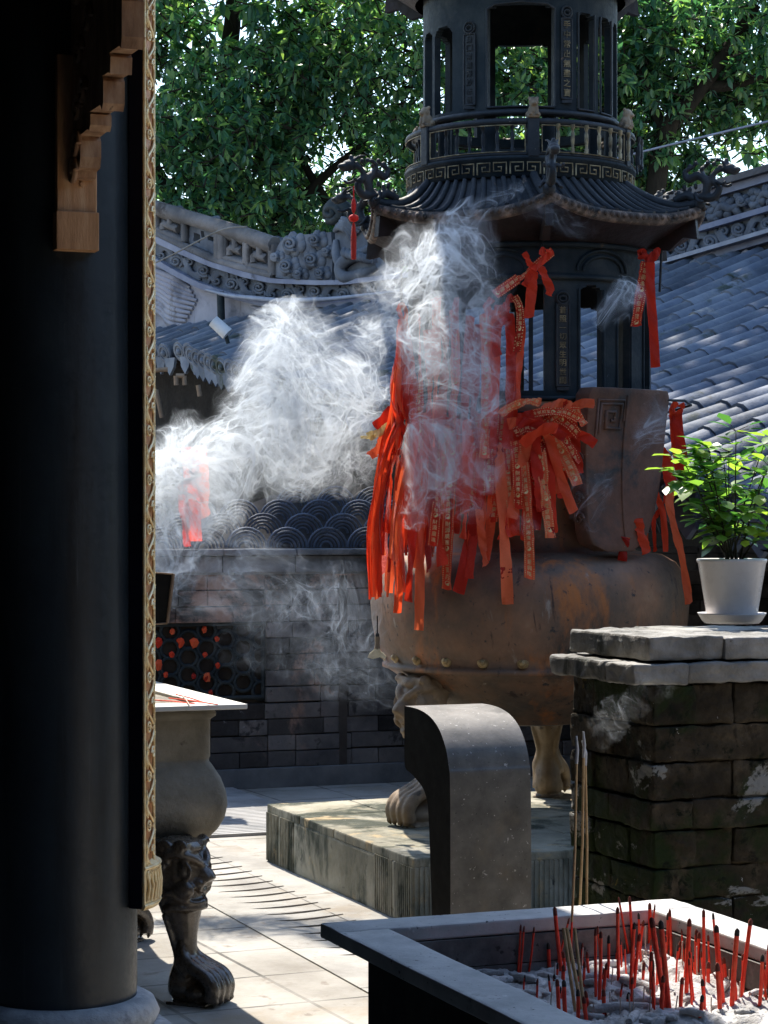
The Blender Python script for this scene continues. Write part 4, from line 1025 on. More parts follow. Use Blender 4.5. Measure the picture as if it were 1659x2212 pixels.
RM = [M['ribbon'], M['print']]
def ribbon(label, strips, name='ribbon', group=RG, mats=None):
    m = MB()
    for s in strips: ribbon_geo(m, *s[0], **s[1])
    o = obj(name, m, mats or RM, loc=strips[0][0][0][0]); return tagit(o, label, 'ribbon', group)
sdn = 100
TXT = ['財源廣進o生意興隆o', '生意興隆o財源廣進o', '平安吉祥o財源廣進o']
def hang(label, x0, y0, x1, y1, w=.050, prn=None, off=0., bend=0., twist=0.):
    global sdn; sdn += 1
    q = random.Random(sdn); pts = []
    for k in range(6):
        u = k/5; px = x0+(x1-x0)*u**.9+bend*math.sin(u*PI); py = y0+(y1-y0)*u
        pts.append(surf(px, py, off+.012*math.sin(u*5+sdn)*u))
    ribbon(label, [((pts, w, sdn), dict(prn=prn, twist=twist))])
PLAIN = 'plain red prayer ribbon hanging among many others on the burner'
PRN = 'red prayer ribbon with small gold print hanging among others on the burner'
# the curtain across the front: back layer first, then the measured front ones
r5 = random.Random(21)
for k in range(34):
    x = 850+11.8*k+r5.uniform(-6, 6); bot = lerp([(840,1240),(900,1250),(980,1200),(1050,1190),(1120,1180),(1180,1130),(1250,1060)], x)+r5.uniform(-90, 40)
    hang(PRN if k % 3 == 1 else PLAIN, x+r5.uniform(-4, 14), 890+r5.uniform(-12, 20), x-10*(1200-x)/300+r5.uniform(-10, 10), bot, r5.uniform(.038, .052), TXT[k % 3] if k % 3 == 1 else None, -.012+r5.uniform(0, .02), r5.uniform(-8, 8), r5.uniform(-.5, .5))
FR = [('plain wide red ribbon with its lower end hanging lowest in the middle of the curtain',912,900,905,1362,.044,None),('plain red ribbon with tapering end in the left part of the curtain',880,880,858,1325,.036,None),
 ('red ribbon ending beside the lowest one in the left part',893,900,882,1300,.045,None),('plain red ribbon right above the row of studs in the left middle',950,900,925,1235,.046,None),
 ('long printed ribbon with yin yang signs leaning left in the middle of the curtain',985,905,965,1275,.052,1),('plain dark red ribbon leaning left right of the long printed one',1030,1090,990,1282,.052,None),
 ('plain bright ribbon in the middle ending near the bluish smoke',1050,1020,1013,1250,.044,None),('printed ribbon in the left middle veiled by smoke',950,930,935,1180,.046,1),
 ('widest plain ribbon right of the middle hanging straight to the belly',1075,960,1097,1306,.050,None),('second straight printed ribbon right of the widest one',1130,1000,1144,1252,.046,1),
 ('short plain ribbon before the dark neck at the right end of the curtain',1165,950,1190,1163,.048,1),('red ribbon curling at its end in the bluish smoke',1035,1100,1050,1222,.034,None),
 ('printed ribbon slanting right at the right end of the curtain',1175,920,1248,1048,.050,1),('curved plain ribbon swinging right below the bunch of bows',1185,940,1240,1108,.042,None),
 ('printed ribbon hanging from the bunch of bows straight down',1112,950,1120,1100,.046,1),('plain ribbon in front of the dark neck right of the middle',1155,935,1172,1105,.050,None),
 ('printed ribbon steeply slanting to the ear',1200,905,1252,1000,.046,1),('plain broad ribbon slanting beneath the bows',1140,940,1105,1120,.050,None),
 ('printed ribbon at the left middle with a double dotted line',968,920,955,1110,.044,1),('plain ribbon under the dense smoke left of the middle',1010,905,1000,1165,.048,None),
 ('printed ribbon under thin smoke just left of the bows',1060,910,1055,1070,.048,1),('plain ribbon at the left edge of the curtain beside the tall bundle',868,890,838,1280,.044,None)]
for i, (lab, x0, y0, x1, y1, w, p) in enumerate(FR): hang(lab, x0, y0, x1, y1, w, TXT[i % 3] if p else None, .02+.006*(i % 4), r5.uniform(-6, 6), r5.uniform(-.35, .35))
for k in range(13):
    x = 884+18*k+r5.uniform(-7, 7); y0 = r5.uniform(640, 720)
    hang('long red ribbon on the front of the lower storey veiled by the dense smoke', x, y0, x-r5.uniform(0, 16), r5.uniform(900, 1010), r5.uniform(.036, .05), TXT[k % 3] if k % 4 == 1 else None, .02+r5.uniform(0, .04), r5.uniform(-10, 10), r5.uniform(-.6, .6))
# tall bundle on the left, hung from the wire under the eave
TB = 'narrow red ribbon of the tall bundle at the left side of the burner'
for k in range(24):
    sdn += 1; u0 = r5.uniform(-10, 22); end = r5.choice((1290, 1280, 1200, 1060, 1150, 980, 1295)); ex = lerp([(900,835),(1060,815),(1200,808),(1300,800)], end)+(r5.uniform(-4, 26) if k < 17 else r5.uniform(20, 95))
    yy = 9.66-.012*k*.5
    pts = [P(868+u0*.4, 690, yy), P(868+u0, 760, yy-.01), P(856+u0*1.3+(k % 4)*5, 860, yy-.02-.02*(k % 3)), P(835+(ex-805)*.9+r5.uniform(-9, 9), 960, yy-.03-.025*(k % 4)), P(ex+r5.uniform(-6, 10), (960+end)/2+10, yy-.04), P(ex, end, yy-.03)]
    ribbon(TB, [((pts, r5.uniform(.012, .030), sdn), dict(twist=r5.uniform(-2.6, 2.6), flat=V((math.sin(k*1.3)*1.3, -1, 0)).normalized()))])
def loop(c, w, h, yy, tw_=0., dx=0):
    return [P(c[0], c[1], yy), P(c[0]-w, c[1]-h*.6, yy-.01), P(c[0]-w*.4+dx, c[1]-h, yy-.02), P(c[0]+w*.6+dx, c[1]-h*.5, yy-.03), P(c[0]+2, c[1]+2, yy-.03)]
sdn += 1
ribbon('red loop tied at the top of the tall bundle on the left', [((loop((872,695), 10, 38, 9.66), .02, sdn), dict(flat=V((-.5,-1,0)).normalized())), (([P(872,690,9.64), P(880,720,9.63), P(884,790,9.62), P(878,850,9.62)], .03, sdn+1), {})])
for i, (pts, lab, mt) in enumerate([([(848,880),(828,905),(808,922)], 'short orange ribbon end sticking out left of the tall bundle', None), ([(840,915),(818,933),(795,944)], 'pale yellow ribbon end sticking out left of the tall bundle', 1), ([(836,930),(812,942),(779,945)], 'thin cream ribbon end pointing left out of the tall bundle', 1), ([(830,940),(812,975),(797,985)], 'short red ribbon flap at the left side of the tall bundle', None)]):
    ribbon(lab, [(([P(x, y, 9.62-.02*j) for j, (x, y) in enumerate(pts)], .04 if i != 2 else .016, 900+i), dict(flat=V((.3,-1,.3)).normalized()))], mats=[M['paleribbon'], M['print']] if mt else None)
# bows on the lower storey
def flatrib(pts, w, seed, yy, prn=None, dz=.0):
    return (([P(x, y, yy-.012*j*dz) for j, (x, y) in enumerate(pts)], w, seed), dict(prn=prn, flat=V((0,-1,0))))
ribbon('large red bow with gold print tied on the dark front below the roof', [flatrib([(1195,542),(1165,568),(1140,590),(1118,604),(1095,618)], .036, 301, 9.44, TXT[0]), flatrib([(1132,545),(1140,560),(1150,580),(1160,572)], .026, 302, 9.42), flatrib([(1168,552),(1176,538),(1186,548),(1170,566),(1152,584)], .026, 303, 9.40), flatrib([(1152,584),(1150,610),(1147,640),(1142,688)], .046, 304, 9.42), flatrib([(1168,576),(1178,600),(1188,622),(1184,638)], .036, 305, 9.42), flatrib([(1146,590),(1138,606),(1132,618)], .028, 306, 9.41)])
ribbon('red sash running left from the large bow into the smoke', [flatrib([(1120,601),(1094,619),(1068,637)], .044, 311, 9.42, TXT[1])])
ribbon('pair of red ribbon loops half in the smoke on the left of the dark front', [flatrib(p, .034, 320+i, 9.45-.01*i, TXT[2] if i == 1 else None) for i, p in enumerate([[(1110,640),(1098,650),(1092,672),(1100,702)], [(1110,640),(1121,660),(1124,700),(1116,762)], [(1090,690),(1074,705),(1068,735),(1076,770)], [(1096,692),(1104,720),(1098,768)], [(1064,645),(1052,660),(1060,682)]])])
ribbon('long plain ribbon running down the edge of the front window', [flatrib([(1122,670),(1128,720),(1120,800),(1116,880)], .03, 331, 9.46)])
ribbon('red bow under the right roof corner with two long tails', [flatrib([(1388,560),(1382,548),(1390,545),(1400,566)], .03, 341, 9.66), flatrib([(1400,566),(1412,545),(1422,541),(1414,560),(1402,568)], .022, 342, 9.65), flatrib([(1394,566),(1388,610),(1380,660),(1374,706)], .050, 343, 9.66, TXT[0]), flatrib([(1404,566),(1406,640),(1412,720),(1416,794)], .040, 344, 9.64)])
# bunch of bows at the wire
for k in range(13):
    sdn += 1; cx_, cy_ = r5.uniform(1120, 1245), r5.uniform(872, 945); p0 = surf(cx_, cy_, .05+.004*k); yy = p0.y
    a = r5.uniform(-1.1, .5); L = r5.uniform(40, 85)
    pts = [(cx_-L*math.cos(a)*.6, cy_-L*math.sin(a)*.6), (cx_-L*.2*math.cos(a), cy_-L*.2*math.sin(a)-6), (cx_+L*.3*math.cos(a), cy_+L*.3*math.sin(a)-4), (cx_+L*.7*math.cos(a), cy_+L*.7*math.sin(a)+10)]
    ribbon('red ribbon knotted into the bunch of bows beside the rusty ear', [flatrib(pts, r5.uniform(.035, .05), sdn, yy, TXT[k % 3] if k % 2 else None, 1.)], group='ribbons knotted into the bunch beside the ear')
for i, (pts, w, yy, lab) in enumerate([
  ([(1462,868),(1452,882),(1458,900),(1474,884),(1470,872)], .03, 9.86, 'red ribbon bow at the upper right corner of the rusty ear'),
  ([(1462,890),(1465,930),(1474,985),(1476,1028)], .046, 9.86, 'orange lit ribbon tail below the right corner bow'),
  ([(1452,895),(1456,950),(1462,1000),(1470,1035)], .03, 9.88, 'second narrower tail of the right corner bow'),
  ([(1400,962),(1424,972),(1440,1000),(1452,1062)], .058, 9.84, 'broad red ribbon draped right of the rusty ear'),
  ([(1452,1055),(1446,1090),(1460,1150),(1478,1230),(1489,1305)], .036, 9.60, 'long narrow ribbon curving down the right shoulder of the belly'),
  ([(1390,1010),(1392,1080),(1390,1170)], .040, 9.78, 'pointed red ribbon with gold print against the right edge of the ear'),
  ([(1412,1000),(1416,1060),(1432,1110),(1438,1192)], .028, 9.80, 'narrow ribbon hanging right behind the pointed one'),
  ([(1444,1040),(1436,1080),(1420,1110),(1412,1130),(1416,1192)], .02, 9.82, 'thin twisted ribbon crossing at the right of the ear'),
  ([(1376,1120),(1384,1150),(1398,1196)], .046, 9.62, 'short ribbon tail on the right shoulder of the belly'),
  ([(1352,1160),(1348,1180),(1344,1212)], .040, 9.56, 'small red ribbon end below the rusty ear'),
  ([(1298,868),(1285,876),(1268,880),(1250,892)], .026, 9.50, 'small red ribbon end tied at the upper left of the ear')]):
    sdn += 1; ribbon(lab, [flatrib(pts, w, sdn, yy, TXT[1] if 'print' in lab else None)])
# little bell below the bundle
bp = P(815, 1345, 9.6)
bl = thing('wind_bell', 'small pale brass bell with flared mouth hanging under the left bundle', 'bell', bp)
m = MB(); m.tube([bp+Z*.03, bp-Z*.05], .003, 5); m.ell(bp-Z*.055, (.009,.009,.012)); obj('hanger', m, M['irontop'], bl)
m = MB(); m.tube([bp-Z*.06, bp-Z*.09, bp-Z*.115], [.012,.010,.014], 8); obj('neck', m, M['legstone'], bl)
m = MB(); m.prism([(-.010,-.112),(.010,-.112),(.016,-.125),(.040,-.145),(.034,-.156),(.012,-.148),(.0,-.152),(-.018,-.156),(-.042,-.150),(-.034,-.134),(-.02,-.122)], bp-V((0,.012,0)), V((1,0,0)), Z, V((0,1,0)), .024)
obj('bell_mouth', m, M['bellmetal'], bl, bevel=.004)
# ================================================================ court wall
WP = V((-.644, 13.47, 0))
cw = thing('brick_wall', 'sooty old brick courtyard wall with a stone coping and a pierced lattice window', 'wall', WP)
def wq(t, d, z): return WP+B*t+A*d+Z*z
T0, T1 = -2.2, 4.2
win = (-1.5, -.07, .545, .995)
m = MB(); r6 = random.Random(9); z = .12; row = 0
while z < 1.30:
    h = .098; t = T0-(.18 if row % 2 else 0)
    while t < T1:
        w = r6.choice((.36, .36, .34, .18)); a, b = t, t+w-.008; zc = z+h/2
        if not (b > win[0] and a < win[1] and z+h > win[2]+.02 and z < win[3]-.02):
            dd = r6.uniform(-.006, .006); m.box(wq((a+b)/2, -.06+dd, zc+r6.uniform(-.002, .002)), b-a+.004, .12, h-r6.uniform(.003, .008), B, A, Z)
        elif a < win[1] < b-.03:
            m.box(wq((win[1]+b)/2, -.06, zc), b-win[1], .12, h-.008, B, A, Z)
        t += w
    z += h; row += 1
obj('brickwork', m, M['brick'], cw, bevel=.004)
m = MB(); m.box(wq((T0+T1)/2, -.15, .66), T1-T0, .19, 1.3, B, A, Z); m.box(wq(.42, -.004, .7), .05, .02, 1.16, B, A, Z)
obj('core', m, M['mortar'], cw)
m = MB(); m.box(wq((T0+T1)/2, -.07, .06), T1-T0, .20, .12, B, A, Z)
for k in range(14): m.block(wq(T0+.23+.46*k, -.10, 1.425), .455, .34, .04, B, A, n=5, rad=.008, amp=.004, seed=k)
for k in range(14): m.box(wq(T0+.23+.46*k, -.09, 1.352), .455, .26, .10, B, A, Z)
for k in range(20): m.box(wq(T0+.16+.32*k, -.09, 1.3), .315, .22, .02, B, A, Z)
obj('coping', m, M['ledge'], cw, bevel=.004)
m = MB()
nx, nz = 12, 4
for i in range(nx+1):
    for j in range(nz+1):
        cx_, cz_ = win[0]+.03+.115*i, win[2]+.04+.105*j+(.0525 if i % 2 else 0)
        if cz_ > win[3]: continue
        m.tube([wq(cx_+.058*math.cos(t*PI/6), -.045, cz_+.056*math.sin(t*PI/6)) for t in range(13)], .013, 5)
for (a, b, c_, d) in ((win[0], win[1], win[2], win[2]), (win[0], win[1], win[3], win[3])): m.tube([wq(a, -.04, c_), wq(b, -.04, d)], .016, 6)
m.tube([wq(win[1]-.01, -.04, win[2]), wq(win[1]-.01, -.04, win[3])], .016, 6)
obj('lattice', m, M['iron'], cw)
m = MB(); m.box(wq((win[0]+win[1])/2, -.135, (win[2]+win[3])/2), win[1]-win[0], .165, win[3]-win[2], B, A, Z); obj('recess_shade', m, M['holeshade'], cw)  # dark filler panel, painting the shade behind the lattice
for k, (px, py) in enumerate(((343,1388),(372,1364),(391,1388),(419,1388),(441,1360),(468,1380),(371,1414),(343,1436),(443,1414),(447,1462),(418,1460),(470,1438),(455,1496),(358,1458))):
    Y_ = 13.47+.03-.363*(( 600-px)/340.)+.03; p = P(px, py, Y_-.02); m = MB()
    sz = .028 if k in (0, 2, 3, 7, 9) else .017
    q = [p+V((sz*math.cos(a)*r6.uniform(.7, 1.1), -.012*(i % 2), sz*1.25*math.sin(a)*r6.uniform(.7, 1.1))) for i, a in enumerate([2*PI*i/7 for i in range(7)])]
    m.add(q+[p-V((0,.02,0))]+[x+V((0,.02,0)) for x in q], [(i, (i+1) % 7, 7) for i in range(7)]+[(i, 8+i, 8+(i+1) % 7, (i+1) % 7) for i in range(7)])
    tagit(obj('cloth_scrap', m, M['ribbon'], loc=p), 'scrap of red cloth stuffed into an opening of the dark lattice window', 'cloth', 'red cloth scraps in the lattice window')
# red ribbons hanging before the wall, left, behind the smoke
for k, (x, y0, y1, w) in enumerate(((408,965,1170,.09),(432,960,1120,.08),(392,1040,1182,.06))):
    ribbon('faded red ribbon seen through the dense smoke above the courtyard wall at left', [(([P(x+3*i, y0+(y1-y0)*i/4, 12.9-.02*(i % 2)) for i in range(5)], w, 700+k), dict(flat=V((0,-1,0)), twist=.5))], group='red ribbons behind the smoke at left')
# fish-scale tile screen over the coping
sc_ = thing('tile_screen', 'low screen of stacked curved roof tiles in a wave pattern on the courtyard wall', 'tile screen', wq(0, -.1, 1.445))
m = MB()
for row in range(4):
    for i in range(17):
        t = -1.75+.26*i+(.13 if row % 2 else 0); zz = 1.452+.085*row; dd = -.03-.07*row
        if row == 3 and t < .2: continue
        for q in range(5):
            rr = .125-.022*q
            if rr < .03: continue
            arc = [wq(t+rr*math.cos(a*PI/10)*1.02, dd-.006*q, zz+rr*math.sin(a*PI/10)*.95) for a in range(11)]
            m.tube(arc, .0075, 5)
obj('tiles', m, M['tile'], sc_)
m = MB(); m.grid(lambda i, j: wq(-1.9+4.4*i, -.07-.27*j, 1.445+.33*j*(1 if i > .42 else .75)), 20, 2); obj('bed', m, M['mortar'], sc_)
# ================================================================ hall behind: ridge wall and tiled roof
P0 = P(1659, 569, 17.4); RE = V((.6, -.8, 0)); RT = V((-.8, -.6, -.338)); RN = V((-.8, -.6, 0))
def W(px, py, o=0.):
    r_ = (px-CX)/F; dl = (17.4*r_-P0.x)/(.6+.8*r_); q = P0+RE*dl
    return V((q.x, q.y, EYE-(py-HY)/F*q.y))+RN*o
bh = thing('temple_wing', 'temple wing behind the burner with carved blue grey ridge wall and grey tube tile roof', 'building', P0)
def band(top, bot, x0, x1, o, name, mat, par, step=14, back=-.3, ret=False):
    m = MB(); n = max(2, int((x1-x0)/step)); xs = [x0+(x1-x0)*i/n for i in range(n+1)]; vs = []
    for x in xs: vs += [W(x, top(x), o), W(x, bot(x), o), W(x, bot(x), back), W(x, top(x), back)]
    fs = [(4*k+j, 4*k+4+j, 4*k+4+(j+1) % 4, 4*k+(j+1) % 4) for k in range(n) for j in range(4)]+[(3,2,1,0), (4*n, 4*n+1, 4*n+2, 4*n+3)]
    m.add(vs, fs)
    return m if ret else obj(name, m, mat, par)
def L(*pts): return lambda x: lerp(pts, x)
def sh(f, d): return lambda x: f(x)+d
s1t = L((240,440),(334,503),(410,540),(468,566),(541,588),(603,603),(702,607),(760,606),(1150,560))
s1b = L((240,458),(334,518),(410,553),(468,577),(544,601),(603,613),(702,617),(760,616),(1150,572))
s2t = L((240,488),(334,550),(378,578),(439,610),(498,630),(571,648),(643,655),(760,648),(1150,600))
s2b = sh(s2t, 13)
opt = L((240,405),(334,444),(410,467),(498,493),(556,511),(605,528),(620,531))
gw = obj('gable_wall', band(s2t, L((-500,760),(1150,760)), -500, 1150, -.02, '', None, None, ret=True), M['plaster'], bh)
obj('stripe', band(s1t, s1b, -500, 1150, .10, '', None, None, ret=True), M['stripe'], bh)
obj('stripe', band(s2t, s2b, -500, 1150, .08, '', None, None, ret=True), M['stripe'], bh)
fr = obj('frieze', band(s1b, s2t, -500, 1150, .0, '', None, None, ret=True), M['relief'], bh)
def spiral(m, cx_, cy_, r_, turns, o, rad, d=1, a0=0, sq=.9):
    n = int(16*turns); pts = []
    for q in range(n+1):
        t = q/n; a = a0+d*t*turns*2*PI; rr = r_*(1-.86*t); pts.append(W(cx_+rr*math.cos(a), cy_+rr*math.sin(a)*sq, o+.02*t))
    m.tube(pts, [rad*(1-.35*q/n) for q in range(n+1)], 6)
def curve(m, pts, o, rad):
    c = cr([(x, y, 0) for x, y in pts], 4*len(pts)); n = len(c)
    m.tube([W(p.x, p.y, o+.02*math.sin(PI*i/(n-1))) for i, p in enumerate(c)], [rad*(.5+.8*math.sin(PI*min(1, .1+.85*i/(n-1)))) for i in range(n)], 6)
def scrolls(m, mid, x0, x1, per, hh, flip=False):
    x = x0; k = 0
    while x < x1:
        y = mid(x); y2 = mid(x+per); sl = (y2-y)/per; s = 1 if k % 2 else -1
        spiral(m, x+per*.25, y+sl*per*.25-s*hh*.10, hh*.40, 1.9, .02, .019, s, PI*.3)
        spiral(m, x+per*.72, y+sl*per*.72+s*hh*.22, hh*.26, 1.4, .02, .017, -s, PI*1.2)
        for q in range(5):
            f = q*.12-.24
            curve(m, [(x+per*.38, y+sl*per*.38+hh*(.32-f)*s), (x+per*.62, y+sl*per*.62+hh*(.05+f)*s), (x+per*.85, y+sl*per*.85-hh*(.38-f*.4)*s), (x+per*1.1, y+sl*per*1.1-hh*(.30-f)*s)], .01, .015)
        x += per; k += 1
m = MB(); mid = lambda x: (s1b(x)+s2t(x))/2
scrolls(m, mid, 250, 800, 60, 36); obj('scroll_relief', m, M['relief'], fr)
m = MB()                                                    # wing relief on the plaster
for q in range(10):
    f = q/9; curve(m, [(300, 572+9*q), (350, 590+9*q+6*f), (385-18*f, 604+9.5*q+8*f), (425-45*abs(f-.35), 622+8.5*q+4*f)], -.01, .030)
obj('wing_relief', m, M['plaster'], gw); m = MB()
for q in range(4): curve(m, [(545+12*q, 662+2*q), (575+14*q, 672+q), (600+16*q, 668), (615+16*q, 676)], .0, .022)
obj('leaf_relief', m, M['plaster'], gw)
m = MB(); curve(m, [(470,628),(520,640),(571,646),(643,652),(700,650),(760,646),(900,630)], .14, .024); obj('conduit', m, M['pipe'], bh)
m = MB(); m.tube([W(497,632,.12), W(499,700,.12)], .045, 6); obj('downpipe', m, M['iron'], bh)
# pierced parapet
ow = MB(); nU, nV = 150, 16; cells = []
def owp(u, v, o): x = 240+(600-240)*u; return W(x, opt(x)+(s1t(x)-opt(x))*v, o)
holes = [(.405,.50,.012,.05),(.345,.40,.010,.05),(.515,.55,.02,.07),(.55,.40,.012,.06),(.60,.44,.02,.05),(.80,.42,.02,.05),(.835,.70,.018,.05),(.875,.40,.02,.06),(.925,.45,.02,.06),(.94,.75,.02,.05),(.74,.30,.018,.05)]
for i in range(nU):
    for j in range(nV):
        u, v = (i+.5)/nU, (j+.5)/nV
        if any(abs(u-a)/c_ < 1 and abs(v-b)/d < 1.6 for a, b, c_, d in holes): continue
        cells.append((i, j))
idx = {}
def ov(i, j):
    if (i, j) not in idx: idx[(i, j)] = len(ow.v); ow.v.append(owp(i/nU, j/nV, .0)+RN*(.012*noise.noise(V((i*.2, j*.3, 0)))))
    return idx[(i, j)]
for i, j in cells: ow.f.append((ov(i,j), ov(i+1,j), ov(i+1,j+1), ov(i,j+1))); ow.m.append(0); ow.sm.append(False)
par = obj('parapet', ow, M['relief'], bh); s_ = par.modifiers.new('s', 'SOLIDIFY'); s_.thickness = .22; s_.offset = 1  # slab darker than its bars, painting shade into the recesses
m = MB()
def bar(u0, v0, u1, v1, th=.05): m.tube([owp(u0, v0, .03), owp((u0+u1)/2, (v0+v1)/2, .03), owp(u1, v1, .03)], th, 4)
for v in (.03, .95): m.tube([owp(i/30, v, .04) for i in range(31)], .085 if v < .5 else .06, 6)
for u in (.26, .668, .69, .995): bar(u, .05, u, .92, .07)
for u0, u1 in ((.29, .46), (.70, .83), (.84, .985)):
    for a, b, c_, d in ((0,.2,1,.2),(0,.8,1,.8),(0,.2,0,.8),(1,.2,1,.8),(.25,.5,.75,.5),(.5,.2,.5,.5),(.25,.5,.25,.7)): bar(u0+(u1-u0)*a, b, u0+(u1-u0)*c_, d, .05)
obj('fretwork', m, M['openwork'], par)
# cloud panel and ridge dragon
m = MB(); vs = [(604,600),(604,540),(616,520),(650,508),(690,506),(724,502),(727,560),(725,606),(660,608)]
m.add([W(x, y, .05) for x, y in vs]+[W(x, y, -.25) for x, y in vs], [tuple(range(9)), tuple(range(9, 18))]+[(i, (i+1) % 9, 9+(i+1) % 9, 9+i) for i in range(9)])
cp = obj('cloud_panel', m, M['relief'], bh)
m = MB(); RQ = Matrix.Rotation(math.atan2(RE.y, RE.x), 3, 'Z')
for (x, y, r_) in ((645,528,27),(697,520,22),(636,576,24),(690,562,25),(722,545,14),(708,592,18),(662,594,16),(612,556,14)):
    for q in range(6):
        a = 2*PI*q/6+.3; m.ell(W(x+r_*.62*math.cos(a), y+r_*.5*math.sin(a), .05), (r_*.0030, .035, r_*.0026), 12, 7, RQ)
    m.ell(W(x, y, .07), (r_*.0036, .04, r_*.0031), 14, 8, RQ); spiral(m, x, y, r_*.62, 1.9, .10, .020, 1, 1.)
obj('cloud_relief', m, M['relief'], cp)
m = MB()
vs = [(729,606),(729,480),(742,474),(760,486),(800,500),(818,540),(826,606)]
m.add([W(x, y, .03) for x, y in vs]+[W(x, y, -.25) for x, y in vs], [tuple(range(7)), tuple(range(7, 14))]+[(i, (i+1) % 7, 7+(i+1) % 7, 7+i) for i in range(7)])
dg_ = obj('ridge_dragon', m, M['relief'], bh)
m = MB()
for q in range(5): curve(m, [(732+4*q, 500-7*q), (745+5*q, 492-3*q), (762+4*q, 500-4*q), (768+6*q, 520-6*q)], .05, .03)
curve(m, [(820,530),(790,550),(765,560),(748,580),(760,600),(800,590),(826,575)], .05, .055); curve(m, [(735,520),(738,550),(745,575),(738,598)], .05, .04)
for q in range(6): curve(m, [(765+9*q, 540+3*q), (772+9*q, 552+2*q), (786+8*q, 552+3*q)], .12, .035)
obj('dragon_relief', m, M['relief'], dg_)
m = MB()                                                    # curled ridge end above it
m.ell(W(723, 462, -.1), (.11, .10, .10), 12, 8, RQ); spiral(m, 722, 460, 20, 1.5, .02, .05, -1, 2.)
m.tube([W(740,470,-.1), W(735,490,-.1), W(738,520,-.1)], [.10,.09,.10], 8); curve(m, [(700,470),(708,450),(724,444),(742,452),(750,470)], -.05, .07)
obj('ridge_end', m, M['iron'], bh)
# right ridge
rt = lambda x: 413-.292*(x-1491)
for a, b, o, nm, mt in ((0,15,.12,'ridge_coping','openwork'),(15,32,.06,'stripe','stripe'),(32,86,.0,'frieze','relief'),(86,98,.08,'stripe','stripe'),(98,140,.0,'frieze','relief'),(140,149,.14,'conduit','pipe'),(149,162,.06,'stripe','stripe'),(162,300,-.03,'ridge_wall','openwork')):
    o_ = obj(nm, band(sh(rt, a), sh(rt, b), 1170, 1830, o, '', None, None, ret=True), M[mt], bh)
    if (a, nm) == (32, 'frieze'):
        m = MB()
        for k, x in enumerate(range(1370, 1800, 92)):
            y = rt(x)+59; f = lambda u: rt(x+u)+59
            for q in range(5):
                a_ = 2*PI*q/5; m.ell(W(x+62+9*math.cos(a_), f(62)+8*math.sin(a_), .03), (.030,.05,.030), 8, 6, RQ)
            spiral(m, x+62, f(62), 11, 1.6, .07, .018, 1, .5); m.ell(W(x+62, f(62), .05), (.03,.06,.03), 8, 6, RQ)
            curve(m, [(x-8, f(-8)+14), (x+14, f(14)-4), (x+34, f(34)+8), (x+52, f(52)+2)], .02, .03); curve(m, [(x+70, f(70)+4), (x+84, f(84)+16), (x+98, f(98)+8)], .02, .026)
            for (dx, dy, ex, ey) in ((6,-2,-6,-18),(14,-6,18,-22),(24,2,34,-14),(30,8,22,24),(40,6,48,24),(12,2,4,18),(76,8,86,-8),(84,14,92,22),(50,-6,44,-22),(74,-8,82,-22)):
                for w_ in (-3, 0, 3): curve(m, [(x+dx, f(dx)+dy), (x+(dx+ex)/2+w_, f((dx+ex)/2)+(dy+ey)/2), (x+ex+w_*1.3, f(ex)+ey)], .015, .020)
        obj('flower_relief', m, M['relief'], o_)
    if (a, nm) == (98, 'frieze'):
        m = MB(); scrolls(m, sh(rt, 119), 1400, 1790, 62, 40); obj('scroll_relief', m, M['relief'], o_)
    if nm == 'ridge_wall':
        m = MB()
        for x, y in ((1440,592),(1560,560),(1600,553)):
            curve(m, [(x, y), (x+14, y-9), (x+26, y-4), (x+40, y-12), (x+52, y-6)], .0, .018)
        m.box(W(1489, 583, .01), .10, .03, .13, RE, RN, Z); obj('wall_patch', m, M['plaster'], o_)
# tube tile roof
def RL(dl):
    ul = max(dl/1.4, -6.9); return 1.4*(.38+.2*min(ul+6.6, 1.6)+.40*max(0., ul+5.0))
def rp(dl, l, h=0.):
    sag = -.25*math.sin(min(1, l/5.)*PI)*.35
    return P0+RE*dl+RT*l+Z*(h+sag-.02)
m = MB(); k = 0; r7 = random.Random(4); dl = -17.5
rows = []
while dl < 6.2: rows.append(dl); dl += lerp([(-7,.31),(-3,.25),(6,.22)], dl)
caps = MB()
for dl in rows:
    l, Lm = 0., RL(dl)+r7.uniform(-.03, .03); w0_ = r7.uniform(.0, .3)
    m2 = [l]
    while l < Lm: l += .52 if l else .52-w0_; m2.append(min(l, Lm))
    for a, b in zip(m2, m2[1:]):
        if b-a < .03: continue
        j = r7.uniform(-.004, .004); jz = r7.uniform(-.002, .003); seg = 10; path = [rp(dl+j, a, .085+jz), rp(dl+j, b-.035, .092+jz), rp(dl+j, b, .092+jz)]
        k_ = lerp([(-7,.9),(-3,.76),(6,.66)], dl); m.tube(path, [.106*k_, .112*k_, .117*k_], 12)
    e = rp(dl, Lm, .092); d = RT.normalized()
    caps.tube([e, e+d*.02], [.120*k_, .116*k_], 14); caps.tube([e+d*.02+(RE*math.cos(t*PI/8)+d.cross(RE)*math.sin(t*PI/8))*.08*k_ for t in range(17)], .012, 5); caps.ell(e+d*.02, (.04*k_,.04*k_,.04*k_), 8, 6)
    q = rp(dl+.13, Lm, .0)                                   # drip tile between the rows
    caps.add([q-RE*.10+Z*.03, q+RE*.10+Z*.03, q+RE*.075-Z*.07, q-Z*.15, q-RE*.075-Z*.07]+[x+RN*.03 for x in (q-RE*.10+Z*.03, q+RE*.10+Z*.03, q+RE*.075-Z*.07, q-Z*.15, q-RE*.075-Z*.07)], [(0,1,2,3,4),(9,8,7,6,5),(0,5,6,1),(1,6,7,2),(2,7,8,3),(3,8,9,4),(4,9,5,0)])
rf = obj('roof', m, M['tile'], bh)
obj('eave_tile', caps, M['tile'], rf)
m = MB()
